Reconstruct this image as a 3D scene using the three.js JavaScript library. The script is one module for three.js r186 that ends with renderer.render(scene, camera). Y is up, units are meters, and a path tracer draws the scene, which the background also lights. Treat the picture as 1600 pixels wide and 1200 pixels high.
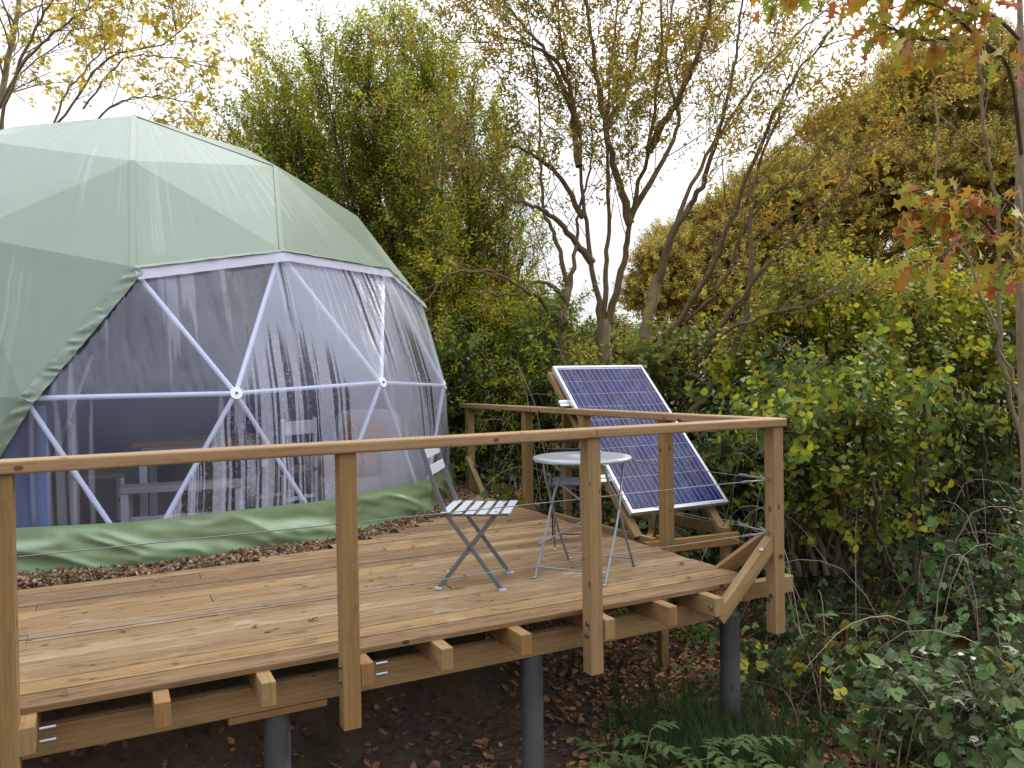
import * as THREE from 'three';
import { mergeGeometries } from 'three/addons/utils/BufferGeometryUtils.js';

// ---------------------------------------------------------------- camera, sky, sun, exposure
const scene = new THREE.Scene();
const camera = new THREE.PerspectiveCamera(51.69, 4 / 3, 0.1, 600);
camera.position.set(-0.92997, 1.28431, 3.51571);
camera.rotation.order = 'YXZ';
camera.rotation.set(-0.013022, -0.4751, -0.0166);
camera.updateMatrixWorld(true);

const SUN = new THREE.Vector3(0.80, 0.52, -0.33).normalize();
const SKY_LEVEL = 1.65, SUN_LEVEL = 1.15, EXPOSURE = 2.05;

const renderer = new THREE.WebGLRenderer({ antialias: true });
renderer.toneMapping = THREE.LinearToneMapping;
renderer.toneMappingExposure = EXPOSURE;
renderer.shadowMap.enabled = true;

// ---------------------------------------------------------------- random numbers and noise
function rngOf(seed) {
  let a = seed >>> 0;
  return () => { a = (a + 0x6D2B79F5) | 0; let t = Math.imul(a ^ (a >>> 15), 1 | a); t = (t + Math.imul(t ^ (t >>> 7), 61 | t)) ^ t; return ((t ^ (t >>> 14)) >>> 0) / 4294967296; };
}
let rnd = rngOf(7);
const rr = (a, b) => a + (b - a) * rnd();
const hash2 = (x, y) => { let h = Math.imul(x | 0, 374761393) + Math.imul(y | 0, 668265263); h = Math.imul(h ^ (h >>> 13), 1274126177); return ((h ^ (h >>> 16)) >>> 0) / 4294967296; };
function vnoise(x, y, px = 0, py = 0) {          // value noise, with period if given
  let xi = Math.floor(x), yi = Math.floor(y); const fx = x - xi, fy = y - yi;
  const w = (v, p) => p ? ((v % p) + p) % p : v;
  const sx = fx * fx * (3 - 2 * fx), sy = fy * fy * (3 - 2 * fy);
  const x0 = w(xi, px), x1 = w(xi + 1, px), y0 = w(yi, py), y1 = w(yi + 1, py);
  const a = hash2(x0, y0), b = hash2(x1, y0), c = hash2(x0, y1), d = hash2(x1, y1);
  return a + (b - a) * sx + (c - a) * sy + (a - b - c + d) * sx * sy;
}
function fbm(x, y, o = 4, px = 0, py = 0) { let s = 0, a = 0.5, t = 0; for (let i = 0; i < o; i++) { s += a * vnoise(x, y, px, py); t += a; a *= 0.5; x *= 2; y *= 2; px *= 2; py *= 2; } return s / t; }
const clamp = (x, a = 0, b = 1) => Math.min(b, Math.max(a, x));
const smooth = (a, b, x) => { const t = clamp((x - a) / (b - a)); return t * t * (3 - 2 * t); };
const lerp = (a, b, t) => a + (b - a) * t;
const V = (x, y, z) => new THREE.Vector3(x, y, z);

// sky: bright thin overcast, whiter towards the sun, pale blue away from it
{
  const w = 512, h = 256, d = new Float32Array(w * h * 4);
  for (let j = 0; j < h; j++) for (let i = 0; i < w; i++) {
    const el = ((j + 0.5) / h - 0.5) * Math.PI, az = ((i + 0.5) / w - 0.5) * 2 * Math.PI;
    const x = Math.cos(el) * Math.cos(az), y = Math.sin(el), z = Math.cos(el) * Math.sin(az);
    const c = x * SUN.x + y * SUN.y + z * SUN.z;
    let L = 0.2 + 0.8 * Math.max(0, y);
    const n = fbm(az * 2.2 / Math.PI * 4, el * 6, 4, 0, 0);
    const white = clamp(0.5 + 0.55 * c + 0.7 * (n - 0.5));
    L *= 0.74 + 0.42 * white + 0.1 * (n - 0.5);
    const k = (j * w + i) * 4, s = SKY_LEVEL * L;
    d[k] = s * lerp(0.60, 0.98, white); d[k + 1] = s * lerp(0.69, 0.99, white); d[k + 2] = s * lerp(0.93, 1.02, white); d[k + 3] = 1;
  }
  const t = new THREE.DataTexture(d, w, h, THREE.RGBAFormat, THREE.FloatType);
  t.mapping = THREE.EquirectangularReflectionMapping; t.magFilter = THREE.LinearFilter; t.needsUpdate = true;
  scene.background = t; scene.environment = t;
}
const sun = new THREE.DirectionalLight(0xfffaf2, SUN_LEVEL);
sun.name = 'sun'; sun.position.copy(SUN).multiplyScalar(40); sun.castShadow = true; sun.shadow.radius = 30;
Object.assign(sun.shadow.camera, { left: -25, right: 25, top: 25, bottom: -25, near: 1, far: 90 });
scene.add(sun); scene.add(sun.target);

// a place in the world: the point seen at pixel (u, v) of the photograph, `depth` metres from the camera; used to lay out limbs and stems
const CF = V(0, 0, -1).applyQuaternion(camera.quaternion), CR = V(1, 0, 0).applyQuaternion(camera.quaternion), CU = V(0, 1, 0).applyQuaternion(camera.quaternion);
const at = (u, v, depth) => camera.position.clone().addScaledVector(CF, depth).addScaledVector(CR, depth * (u - 800) / 1238.9).addScaledVector(CU, depth * (600 - v) / 1238.9);

// ---------------------------------------------------------------- naming
const used = new Map();
function numbered(name) { const n = used.get(name) ?? 0; used.set(name, n + 1); return n ? `${name}_${String(n).padStart(3, '0')}` : name; }
function shade(o) { o.castShadow = true; o.receiveShadow = true; return o; }
function thing(name, label, category, group, pos = [0, 0, 0]) {
  const o = new THREE.Group(); o.name = numbered(name); o.position.set(...pos); scene.add(o);
  o.userData = { label, category }; if (group) o.userData.group = group; return o;
}
function part(name, geo, mat, parent, label) { const m = shade(new THREE.Mesh(geo, mat)); m.name = name; parent.add(m); if (label) m.userData.label = label; return m; }
function single(name, geo, mat, label, category, group) {
  const m = shade(new THREE.Mesh(geo, mat)); m.name = numbered(name); scene.add(m); m.userData = { label, category }; if (group) m.userData.group = group; return m;
}
function struct(name, geo, mat) { const m = shade(new THREE.Mesh(geo, mat)); m.name = numbered(name); m.userData.kind = 'structure'; scene.add(m); return m; }
function copies(name, geo, mat, mats, cols, parent, kind = 'stuff') {
  const m = shade(new THREE.InstancedMesh(geo, mat, mats.length)); m.name = parent === scene ? numbered(name) : name;
  mats.forEach((x, i) => { m.setMatrixAt(i, x); if (cols) m.setColorAt(i, cols[i]); });
  if (kind) m.userData.kind = kind; parent.add(m); return m;
}

// ---------------------------------------------------------------- geometry helpers
class MB {
  constructor() { this.p = []; this.n = []; this.u = []; this.i = []; this.c = null; }
  v(x, y, z, nx, ny, nz, u = 0, w = 0) { this.p.push(x, y, z); this.n.push(nx, ny, nz); this.u.push(u, w); return this.p.length / 3 - 1; }
  tri(a, b, c) { this.i.push(a, b, c); }
  tube(pts, radii, sides = 6, cap = false) {
    const n = pts.length; let ref = Math.abs(pts[1].clone().sub(pts[0]).normalize().y) > 0.9 ? V(1, 0, 0) : V(0, 1, 0); const base = []; let len = 0;
    for (let k = 0; k < n; k++) {
      const t = pts[Math.min(n - 1, k + 1)].clone().sub(pts[Math.max(0, k - 1)]).normalize();
      const a = ref.clone().sub(t.clone().multiplyScalar(ref.dot(t))).normalize(), b = t.clone().cross(a); ref = a;
      if (k) len += pts[k].distanceTo(pts[k - 1]);
      base.push(this.p.length / 3); const r = radii[k];
      for (let s = 0; s <= sides; s++) { const th = s / sides * 2 * Math.PI, c = Math.cos(th), d = Math.sin(th), nx = a.x * c + b.x * d, ny = a.y * c + b.y * d, nz = a.z * c + b.z * d; this.v(pts[k].x + nx * r, pts[k].y + ny * r, pts[k].z + nz * r, nx, ny, nz, s / sides * r * 6.3, len); }
      if (k) for (let s = 0; s < sides; s++) { const q = base[k - 1] + s, w = base[k] + s; this.tri(q, q + 1, w); this.tri(q + 1, w + 1, w); }
    }
    if (cap) for (const [k, sg] of [[0, -1], [n - 1, 1]]) {
      const t = pts[Math.min(n - 1, k + 1)].clone().sub(pts[Math.max(0, k - 1)]).normalize().multiplyScalar(sg), c = this.v(pts[k].x, pts[k].y, pts[k].z, t.x, t.y, t.z), r0 = this.p.length / 3;
      for (let s = 0; s <= sides; s++) { const q = (base[k] + s) * 3; this.v(this.p[q], this.p[q + 1], this.p[q + 2], t.x, t.y, t.z); }
      for (let s = 0; s < sides; s++) sg > 0 ? this.tri(c, r0 + s, r0 + s + 1) : this.tri(c, r0 + s + 1, r0 + s);
    }
    return this;
  }
  quad(a, b, c, d, uv = [[0, 0], [1, 0], [1, 1], [0, 1]]) {   // corners counter-clockwise
    const n = b.clone().sub(a).cross(d.clone().sub(a)).normalize(); const k = [a, b, c, d].map((q, i) => this.v(q.x, q.y, q.z, n.x, n.y, n.z, uv[i][0], uv[i][1])); this.tri(k[0], k[1], k[2]); this.tri(k[0], k[2], k[3]); return this;
  }
  geo(own = false) {
    const g = new THREE.BufferGeometry();
    g.setAttribute('position', new THREE.BufferAttribute(new Float32Array(this.p), 3)); g.setAttribute('normal', new THREE.BufferAttribute(new Float32Array(this.n), 3)); g.setAttribute('uv', new THREE.BufferAttribute(new Float32Array(this.u), 2));
    if (this.c) g.setAttribute('color', new THREE.BufferAttribute(new Float32Array(this.c), 3));
    g.setIndex(this.i); if (own) g.computeVertexNormals(); return g;
  }
}
// a bar with chamfered edges, length along x from 0, centred in y and z; uv in metres (u along the length), shifted so that no two bars wear the same grain
function bar(len, h, d, c = 0.004, ou = rr(0, 5), ov = rr(0, 5)) {
  const m = new MB(), X = [0, len], faces = [];
  const P = (sx, sy, sz, ax) => { // corner pulled in on the other axes than ax
    const q = [sx ? len : 0, sy * h / 2, sz * d / 2]; const s = [sx ? -1 : 1, -sy, -sz];
    for (let k = 0; k < 3; k++) if (k !== ax) q[k] += s[k] * c; return V(...q);
  };
  const put = (ps) => {
    const n = ps[1].clone().sub(ps[0]).cross(ps[2].clone().sub(ps[0])).normalize(); const ctr = ps.reduce((a, b) => a.add(b), V(0, 0, 0)).divideScalar(ps.length);
    if (n.dot(ctr.sub(V(len / 2, 0, 0)).multiply(V(1 / Math.max(len, .01), 1 / h, 1 / d))) < 0) { ps.reverse(); n.negate(); }
    const k = ps.map((q) => Math.abs(n.x) > 0.8 ? m.v(q.x, q.y, q.z, n.x, n.y, n.z, ou + q.y, ov + q.z) : m.v(q.x, q.y, q.z, n.x, n.y, n.z, ou + q.x, ov + (Math.abs(n.y) > 0.7 ? q.z : h + q.y)));
    for (let q = 1; q < k.length - 1; q++) m.tri(k[0], k[q], k[q + 1]);
  };
  for (const s of [-1, 1]) {
    const e = s > 0 ? 1 : 0;
    put([P(e, -1, -1, 0), P(e, 1, -1, 0), P(e, 1, 1, 0), P(e, -1, 1, 0)]);
    put([P(0, s, -1, 1), P(1, s, -1, 1), P(1, s, 1, 1), P(0, s, 1, 1)]);
    put([P(0, -1, s, 2), P(1, -1, s, 2), P(1, 1, s, 2), P(0, 1, s, 2)]);
    for (const t of [-1, 1]) {
      const f = t > 0 ? 1 : 0;
      put([P(0, s, t, 1), P(1, s, t, 1), P(1, s, t, 2), P(0, s, t, 2)]);
      put([P(e, t, -1, 0), P(e, t, 1, 0), P(e, t, 1, 1), P(e, t, -1, 1)]);
      put([P(e, -1, t, 0), P(e, 1, t, 0), P(e, 1, t, 2), P(e, -1, t, 2)]);
      for (const w of [0, 1]) put([P(w, s, t, 0), P(w, s, t, 1), P(w, s, t, 2)]);
    }
  }
  return m.geo();
}
// turn a bar so that it runs from a to b, its h side as near to `up` as can be
function along(g, a, b, up = V(0, 1, 0)) {
  const x = b.clone().sub(a).normalize(), z = x.clone().cross(up).normalize(), y = z.clone().cross(x);
  return g.applyMatrix4(new THREE.Matrix4().makeBasis(x, y, z).setPosition(a));
}
const beamAB = (a, b, h, d, up, c) => along(bar(a.distanceTo(b), h, d, c), a, b, up);
const rod = (pts, r, sides = 8) => new MB().tube(pts, pts.map(() => r), sides, true).geo();
const merge = (gs) => mergeGeometries(gs.map((g) => { for (const k of Object.keys(g.attributes)) if (!['position', 'normal', 'uv'].includes(k)) g.deleteAttribute(k); return g.index ? g : (() => { const n = g.attributes.position.count; g.setIndex([...Array(n).keys()]); return g; })(); }));
function flatBar(pts, w, t, side) { // a flat strip bent through pts: w across `side`, t the other way
  const gs = []; for (let k = 0; k < pts.length - 1; k++) gs.push(along(bar(pts[k].distanceTo(pts[k + 1]) + t * 0.4, t, w, Math.min(w, t) * 0.18), pts[k], pts[k + 1], side)); return merge(gs);
}

// ---------------------------------------------------------------- textures
function tex(w, h, fn, srgb = true, repeat = [1, 1]) {
  const d = new Uint8Array(w * h * 4);
  for (let j = 0; j < h; j++) for (let i = 0; i < w; i++) { const c = fn(i / w, j / h), k = (j * w + i) * 4; d[k] = clamp(c[0]) * 255; d[k + 1] = clamp(c[1]) * 255; d[k + 2] = clamp(c[2]) * 255; d[k + 3] = 255; }
  const t = new THREE.DataTexture(d, w, h); t.wrapS = t.wrapT = THREE.RepeatWrapping; t.magFilter = THREE.LinearFilter; t.minFilter = THREE.LinearFilter; if (srgb) t.colorSpace = THREE.SRGBColorSpace; t.repeat.set(...repeat); t.needsUpdate = true; return t;
}
const mix3 = (a, b, t) => [lerp(a[0], b[0], t), lerp(a[1], b[1], t), lerp(a[2], b[2], t)];
const S3 = (r, g, b) => [r / 255, g / 255, b / 255];
// sawn softwood: 2 m along u, 1 m along v
function woodTex(light, dark, knot, seed, worn) {
  const R = rngOf(seed), knots = []; for (let k = 0; k < 13; k++) knots.push([R(), R(), 0.005 + 0.010 * R()]);
  return tex(1024, 512, (u, v) => {
    let x = u * 2, y = v, kn = 0, warp = 0;
    for (const [a, b, r] of knots) {
      let dx = Math.abs(u - a); if (dx > 0.5) dx = 1 - dx; dx *= 2; let dy = v - b; if (dy > 0.5) dy -= 1; if (dy < -0.5) dy += 1;
      const d2 = (dx * dx) / (r * r * 2.6) + (dy * dy) / (r * r); if (d2 < 40) { warp += Math.sign(dy) * r * 1.3 * Math.exp(-d2 / 5); kn = Math.max(kn, smooth(1.3, 0.5, d2)); }
    }
    const yy = y + warp + 0.012 * (fbm(u * 6, v * 5, 3, 6, 5) - 0.5);
    const ring = 0.5 + 0.5 * Math.sin(yy * 240 + 9 * fbm(u * 4, v * 12, 3, 4, 12));
    const fine = fbm(u * 24, v * 260, 3, 24, 260), broad = 0.5 * fbm(u * 5, v * 16, 4, 5, 16) + 0.5 * fbm(u * 3, v * 44, 3, 3, 44);
    let c = mix3(light, dark, clamp(0.25 * ring + 0.5 * fine + 1.1 * (broad - 0.5)));
    const stain = smooth(0.62, 0.8, fbm(u * 16 + 3, v * 40, 4, 16, 40)); c = mix3(c, mix3(dark, knot, 0.45), stain * (worn ? 0.7 : 0.25));
    if (worn) { const p = smooth(0.6, 0.78, fbm(u * 9 + 5, v * 14 + 3, 4, 9, 14)); c = mix3(c, worn, p * 0.6 * (0.5 + fine * 0.7)); }
    return mix3(c, knot, kn * 0.85);
  }, true, [0.5, 1]);
}
const deckMap = woodTex(S3(160, 137, 99), S3(120, 95, 60), S3(62, 44, 28), 11, S3(172, 158, 136));
const pineMap = woodTex(S3(152, 124, 80), S3(122, 94, 54), S3(84, 56, 30), 23, null);
const railMap = woodTex(S3(158, 127, 86), S3(130, 98, 60), S3(82, 54, 32), 37, null);
const grainBump = tex(1024, 512, (u, v) => { const f = fbm(u * 24, v * 200, 3, 24, 200); return [f, f, f]; }, false, [0.5, 1]);
const std = (o) => new THREE.MeshStandardMaterial(o), phys = (o) => new THREE.MeshPhysicalMaterial(o);
const woods = {
  deck: [0xffffff, 0xece2d4, 0xdccbb6, 0xfff2dc, 0xcfc0b0].map((c) => std({ map: deckMap, color: c, roughness: 0.65, bumpMap: grainBump, bumpScale: 0.0008 })),
  post: [0xffffff, 0xf4ead2].map((c) => std({ map: pineMap, color: c, roughness: 0.7, bumpMap: grainBump, bumpScale: 0.0008 })),
  rail: std({ map: railMap, roughness: 0.6, bumpMap: grainBump, bumpScale: 0.0006 }),
  joist: [0xffffff, 0xeeddc4].map((c) => std({ map: pineMap, color: c, roughness: 0.75, bumpMap: grainBump, bumpScale: 0.001 })),
};
const steel = std({ color: 0x8e9092, metalness: 0.85, roughness: 0.45 }), wire = std({ color: 0x7c7e80, metalness: 0.75, roughness: 0.4 }), darkBolt = std({ color: 0x6c6a66, metalness: 0.85, roughness: 0.4 });

// ---------------------------------------------------------------- the ground
const DC = V(-0.5688, 0.605, -5.8188), DR = 3.3274, DPHI = -0.0531;
function ground(x, z) {
  const d = Math.hypot(x - DC.x, z - DC.z);
  let h = -1.02 + 0.10 * (fbm(x * 0.7 + 40, z * 0.7 + 40, 3) - 0.5) + 0.04 * (fbm(x * 4 + 9, z * 4 + 9, 2) - 0.5);
  h += 0.35 * smooth(6, 14, Math.hypot(x - 3, z + 2)) ;
  return lerp(-0.045, h, smooth(3.85, 5.3, d));
}
{
  const m = new MB(), rings = [], NA = 220; let r = 0;
  while (r < 240) { rings.push(r); r += Math.max(0.07, r * 0.028); }
  const cx = 1.5, cz = -1;
  rings.forEach((q, k) => { for (let a = 0; a <= NA; a++) { const t = a / NA * 2 * Math.PI, x = cx + q * Math.cos(t), z = cz + q * Math.sin(t); m.v(x, ground(x, z), z, 0, 1, 0, x, z); if (k && a < NA) { const i = (k - 1) * (NA + 1) + a, j = i + NA + 1; m.tri(i, i + 1, j); m.tri(i + 1, j + 1, j); } } });
  const soil = tex(512, 512, (u, v) => { const a = fbm(u * 8, v * 8, 5, 8, 8), b = fbm(u * 60, v * 60, 2, 60, 60); let c = mix3(S3(58, 46, 35), S3(104, 80, 58), a * 0.7 + b * 0.4); return mix3(c, S3(44, 50, 24), smooth(0.5, 0.72, fbm(u * 5 + 7, v * 5, 4, 5, 5)) * 0.8); }, true, [0.5, 0.5]);
  const clods = tex(512, 512, (u, v) => { const f = 0.6 * fbm(u * 10, v * 10, 4, 10, 10) + 0.4 * fbm(u * 40, v * 40, 3, 40, 40); return [f, f, f]; }, false, [0.7, 0.7]);
  struct('ground', m.geo(true), std({ map: soil, roughness: 0.95, bumpMap: clods, bumpScale: 0.06 }));
}

// ---------------------------------------------------------------- the dome tent
const domeVerts = [], domeFaces = [];
{
  const lat = Math.atan(0.5), ring = (s, o) => [...Array(5).keys()].map((k) => { const a = (k + o) * 2 * Math.PI / 5; return V(Math.cos(lat) * Math.sin(a), s * Math.sin(lat), Math.cos(lat) * Math.cos(a)); });
  const top = V(0, 1, 0), up = ring(1, 0), dn = ring(-1, 0.5), big = [];
  for (let i = 0; i < 5; i++) { const j = (i + 1) % 5; big.push([top, up[i], up[j]], [up[i], dn[i], up[j]], [up[j], dn[i], dn[j]]); }
  const find = (p) => { for (let k = 0; k < domeVerts.length; k++) if (domeVerts[k].distanceTo(p) < 1e-6) return k; domeVerts.push(p); return domeVerts.length - 1; };
  for (const [A, B, C] of big) {
    const id = (i, j) => find(A.clone().multiplyScalar(3 - i - j).addScaledVector(B, i).addScaledVector(C, j).normalize());
    for (let i = 0; i < 3; i++) for (let j = 0; i + j < 3; j++) { domeFaces.push([id(i, j), id(i + 1, j), id(i, j + 1)]); if (i + j < 2) domeFaces.push([id(i + 1, j), id(i + 1, j + 1), id(i, j + 1)]); }
  }
}
const latOf = (v) => Math.asin(v.y) * 180 / Math.PI, azOf = (v) => Math.atan2(v.x, v.z) * 180 / Math.PI;
const dome = (v, s = 1) => V(DC.x + DR * s * (v.x * Math.cos(DPHI) + v.z * Math.sin(DPHI)), DC.y + DR * s * v.y, DC.z + DR * s * (-v.x * Math.sin(DPHI) + v.z * Math.cos(DPHI)));
const vertAt = (lat, az) => { const a = az * Math.PI / 180, l = lat * Math.PI / 180, q = V(Math.cos(l) * Math.sin(a), Math.sin(l), Math.cos(l) * Math.cos(a)); return domeVerts.reduce((b, v) => v.dot(q) > b.dot(q) ? v : b); };
const isClear = (f) => { const vs = f.map((k) => domeVerts[k]), c = vs[0].clone().add(vs[1]).add(vs[2]).normalize(), az = azOf(c), la = latOf(c); return Math.max(...vs.map(latOf)) < 35 && az > (la > 8 ? -6 : -17) && az < 112; };
const keptFaces = domeFaces.filter((f) => f.every((k) => latOf(domeVerts[k]) > -15));
const tent = thing('dome_tent', 'pale green canvas geodesic dome tent with clear windows and white struts', 'tent', null);
function facet(f, s, n, bulge, out) { // subdivided triangle of the dome, pushed out a little in its middle
  const P = f.map((k) => dome(domeVerts[k], s)); let N = P[1].clone().sub(P[0]).cross(P[2].clone().sub(P[0])).normalize();
  const C = P[0].clone().add(P[1]).add(P[2]).divideScalar(3); if (N.dot(C.clone().sub(DC)) < 0) { N.negate(); [P[1], P[2]] = [P[2], P[1]]; }
  const id = {};
  const caz = Math.atan2(C.x - DC.x, C.z - DC.z);
  for (let i = 0; i <= n; i++) for (let j = 0; i + j <= n; j++) {
    const a = i / n, b = j / n, c = 1 - a - b, q = P[0].clone().multiplyScalar(c).addScaledVector(P[1], a).addScaledVector(P[2], b);
    q.addScaledVector(N, typeof bulge === 'function' ? bulge(q, a, b, c, N) : bulge * 27 * a * b * c);
    let az = Math.atan2(q.x - DC.x, q.z - DC.z); if (az - caz > 3) az -= 2 * Math.PI; if (caz - az > 3) az += 2 * Math.PI;
    const rh = Math.hypot(q.x - DC.x, q.z - DC.z);
    id[i + ',' + j] = out.v(q.x, q.y, q.z, N.x, N.y, N.z, az * 3, Math.atan2(q.y - DC.y, rh) * 3.3);
  }
  for (let i = 0; i < n; i++) for (let j = 0; i + j < n; j++) { out.tri(id[i + ',' + j], id[(i + 1) + ',' + j], id[i + ',' + (j + 1)]); if (i + j < n - 1) out.tri(id[(i + 1) + ',' + j], id[(i + 1) + ',' + (j + 1)], id[i + ',' + (j + 1)]); }
}
const canvasMap = tex(1024, 1024, (u, v) => {
  const base = S3(114, 130, 108); const n = fbm(u * 6, v * 6, 5, 6, 6);
  let c = mix3(base, S3(104, 120, 96), n * 0.55);
  const wob = 0.012 * fbm(u * 3, v * 7, 3, 3, 7);
  const st = fbm((u + wob) * 190, v * 2, 3, 190, 2), zone = smooth(0.5, 0.68, fbm(u * 7 + 1, v * 3 + 2, 3, 7, 3));
  c = mix3(c, S3(140, 155, 136), smooth(0.52, 0.72, st) * zone * 0.55);
  const dk = fbm((u + wob + 0.37) * 210, v * 2, 3, 210, 2), z2 = smooth(0.52, 0.7, fbm(u * 5 + 3, v * 2 + 5, 3, 5, 2));
  c = mix3(c, S3(82, 98, 76), smooth(0.64, 0.76, dk) * z2 * 0.65);
  return c;
}, true, [0.25, 0.25]);
const clothBump = tex(512, 512, (u, v) => { const f = 0.7 * fbm(u * 5, v * 4, 4, 5, 4) + 0.3 * fbm(u * 30, v * 3, 2, 30, 3); return [f, f, f]; }, false, [0.5, 0.5]);
const canvasMat = phys({ map: canvasMap, roughness: 0.42, clearcoat: 0.25, clearcoatRoughness: 0.35, bumpMap: clothBump, bumpScale: 0.010, side: THREE.DoubleSide });
{
  const m = new MB(); for (const f of keptFaces) if (!isClear(f)) facet(f, 1.006, 10, (q, a, b, c) => 0.012 * 27 * a * b * c + 0.004 * (fbm(q.x * 3 + 9, q.y * 2 + q.z * 3 + 9, 2) - 0.5) * Math.min(1, 30 * Math.min(a, b, c)), m);
  part('canvas_cover', m.geo(), canvasMat, tent);
  const l = new MB(); for (const f of keptFaces) if (!isClear(f)) facet(f, 0.972, 4, (q, a, b, c) => -0.02 * 27 * a * b * c, l);
  part('inner_lining', l.geo(), std({ color: 0x2838b8, roughness: 0.8, side: THREE.DoubleSide }), tent);
}
// welded seams running down the cover
const onEdge = (a, b, s, n) => [...Array(n + 1).keys()].map((k) => dome(a, s).lerp(dome(b, s), k / n));
function ribbon(pts, w, lift, wave) { // strip along pts lying on the dome, w to one side (signed), lifted outwards
  const m = new MB(), rows = 4; let len = 0;
  for (let k = 0; k < pts.length; k++) {
    const t = pts[Math.min(pts.length - 1, k + 1)].clone().sub(pts[Math.max(0, k - 1)]).normalize(), o = pts[k].clone().sub(DC).normalize(), s = t.clone().cross(o).normalize(); if (k) len += pts[k].distanceTo(pts[k - 1]);
    for (let r = 0; r <= rows; r++) { const q = pts[k].clone().addScaledVector(s, w[0] + (w[1] - w[0]) * r / rows).addScaledVector(o, lift + (wave ? wave(len, r / rows) : 0)); m.v(q.x, q.y, q.z, o.x, o.y, o.z, len, r / rows * 0.1); if (k && r < rows) { const i = (k - 1) * (rows + 1) + r, j = i + rows + 1; m.tri(i, i + 1, j); m.tri(i + 1, j + 1, j); } }
  }
  return m.geo(true);
}
const L1 = vertAt(69.9, 0), L2 = vertAt(46.6, 0), L3 = vertAt(26.6, 0), F2 = vertAt(52.6, 36), G3 = vertAt(31, 22.4), H3 = vertAt(31, 49.6), I3 = vertAt(26.6, 72), L4a = vertAt(9.9, -11.8), L5a = vertAt(-9.9, -24.2);
const seamMat = phys({ color: 0x6c7d66, roughness: 0.38, clearcoat: 0.3, clearcoatRoughness: 0.3, side: THREE.DoubleSide });
for (const [a, b] of [[L1, L2], [L2, L3], [F2, G3], [L1, F2], [vertAt(90, 0), L1]]) part('seam', ribbon(onEdge(a, b, 1.006, 14), [-0.022, 0.022], 0.005), seamMat, tent);
const pleat = (len, w) => 0.006 + 0.02 * Math.min(1, 3 * w) * (1 - 0.4 * w) * Math.pow(0.5 + 0.5 * Math.sin(len * 46 + 22 * fbm(len * 4, 2, 3) + 7 * w), 2) * 1.7 * fbm(len * 11, 7, 2);
for (const [a, b] of [[L3, L4a], [L4a, L5a]]) part('pleated_hem', ribbon(onEdge(a, b, 1.006, 90), [0.012, -0.085], 0.004, pleat), canvasMat, tent);
for (const [a, b] of [[L3, G3], [G3, H3], [H3, I3], [I3, vertAt(31, 94.4)]]) part('cover_edge', ribbon(onEdge(a, b, 1.006, 40), [0.0, 0.03], 0.010, (l, w) => 0.014 * w * (0.5 + fbm(l * 9, 3, 2))), canvasMat, tent);

// clear film windows with condensation running down
const fogTex = tex(1024, 1024, (u, v) => { // share of light that passes: clear runs through a fogged film
  const wob = 0.006 * fbm(u * 4, v * 9, 3, 4, 9);
  const runs = fbm((u + wob) * 170, v * 2, 3, 170, 2), group = smooth(0.47, 0.62, fbm((u + wob) * 11, v * 2 + 1, 3, 11, 2)), patch = fbm(u * 4 + 2, v * 3 + 1, 3, 4, 3), drops = fbm(u * 300, v * 300, 2, 300, 300);
  let t = lerp(0.66 + 0.2 * (patch - 0.5), 0.965, smooth(0.47, 0.56, runs) * group);
  t += (drops > 0.68 ? -0.12 : 0) * group;
  const milk = smooth(0.56, 0.66, fbm((u + 0.31 + wob) * 130, v * 2 + 1, 3, 130, 2)) * smooth(0.5, 0.62, fbm((u + 0.6) * 9, v * 2, 3, 9, 2)); t = lerp(t, 0.48, milk * (0.3 + 0.7 * drops));
  return [t, t, t];
}, false, [0.28, 0.28]);
const clearTex = tex(512, 512, (u, v) => { const s = smooth(0.60, 0.66, fbm(u * 60, v * 2, 3, 60, 2)), t = 0.975 - 0.12 * s - 0.08 * fbm(u * 5, v * 5, 3, 5, 5); return [t, t, t]; }, false, [0.28, 0.28]);
const filmBump = tex(512, 512, (u, v) => { const f = fbm(u * 14, v * 3, 4, 14, 3); return [f, f, f]; }, false, [0.5, 0.5]);
const film = (o) => phys({ color: 0xe0e6f6, roughness: 0.2, ior: 1.42, transmission: 1, thickness: 0, bumpMap: filmBump, side: THREE.DoubleSide, ...o });
const filmFog = film({ transmissionMap: fogTex, bumpScale: 0.012 }), filmFold = film({ transmissionMap: clearTex, bumpScale: 0.05, ior: 1.65 }), filmClear = film({ transmissionMap: clearTex, bumpScale: 0.015 });
for (const f of keptFaces) if (isClear(f)) {
  const c = f.reduce((a, k) => a.add(domeVerts[k].clone()), V(0, 0, 0)).normalize(), az = azOf(c), la = latOf(c), m = new MB();
  const folded = la > 8 && az < 20;
  facet(f, 1.002, folded ? 40 : 12, folded ? (q, a, b, k) => { const e = Math.min(1, 12 * Math.min(a, b, k)), w = fbm(q.x * 7 + 20, q.y * 0.9, 2); return e * (0.03 * Math.pow(w, 2) * smooth(1.2, 2.0, q.y) + 0.003); } : (q, a, b, k) => 0.01 * a * b * k * 27, m);
  part('window_panel', m.geo(true), folded ? filmFold : az < 8 ? filmClear : filmFog, tent);
}
const milky = phys({ color: 0xe4e4ee, roughness: 0.25, transmission: 0.55, thickness: 0, ior: 1.4, side: THREE.DoubleSide });
for (const [a, b] of [[L3, G3], [G3, H3], [H3, I3]]) part('film_hem', ribbon(onEdge(a, b, 1.002, 24), [0.0, 0.12], 0.022, (l) => 0.002 * Math.sin(l * 30)), milky, tent);
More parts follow.
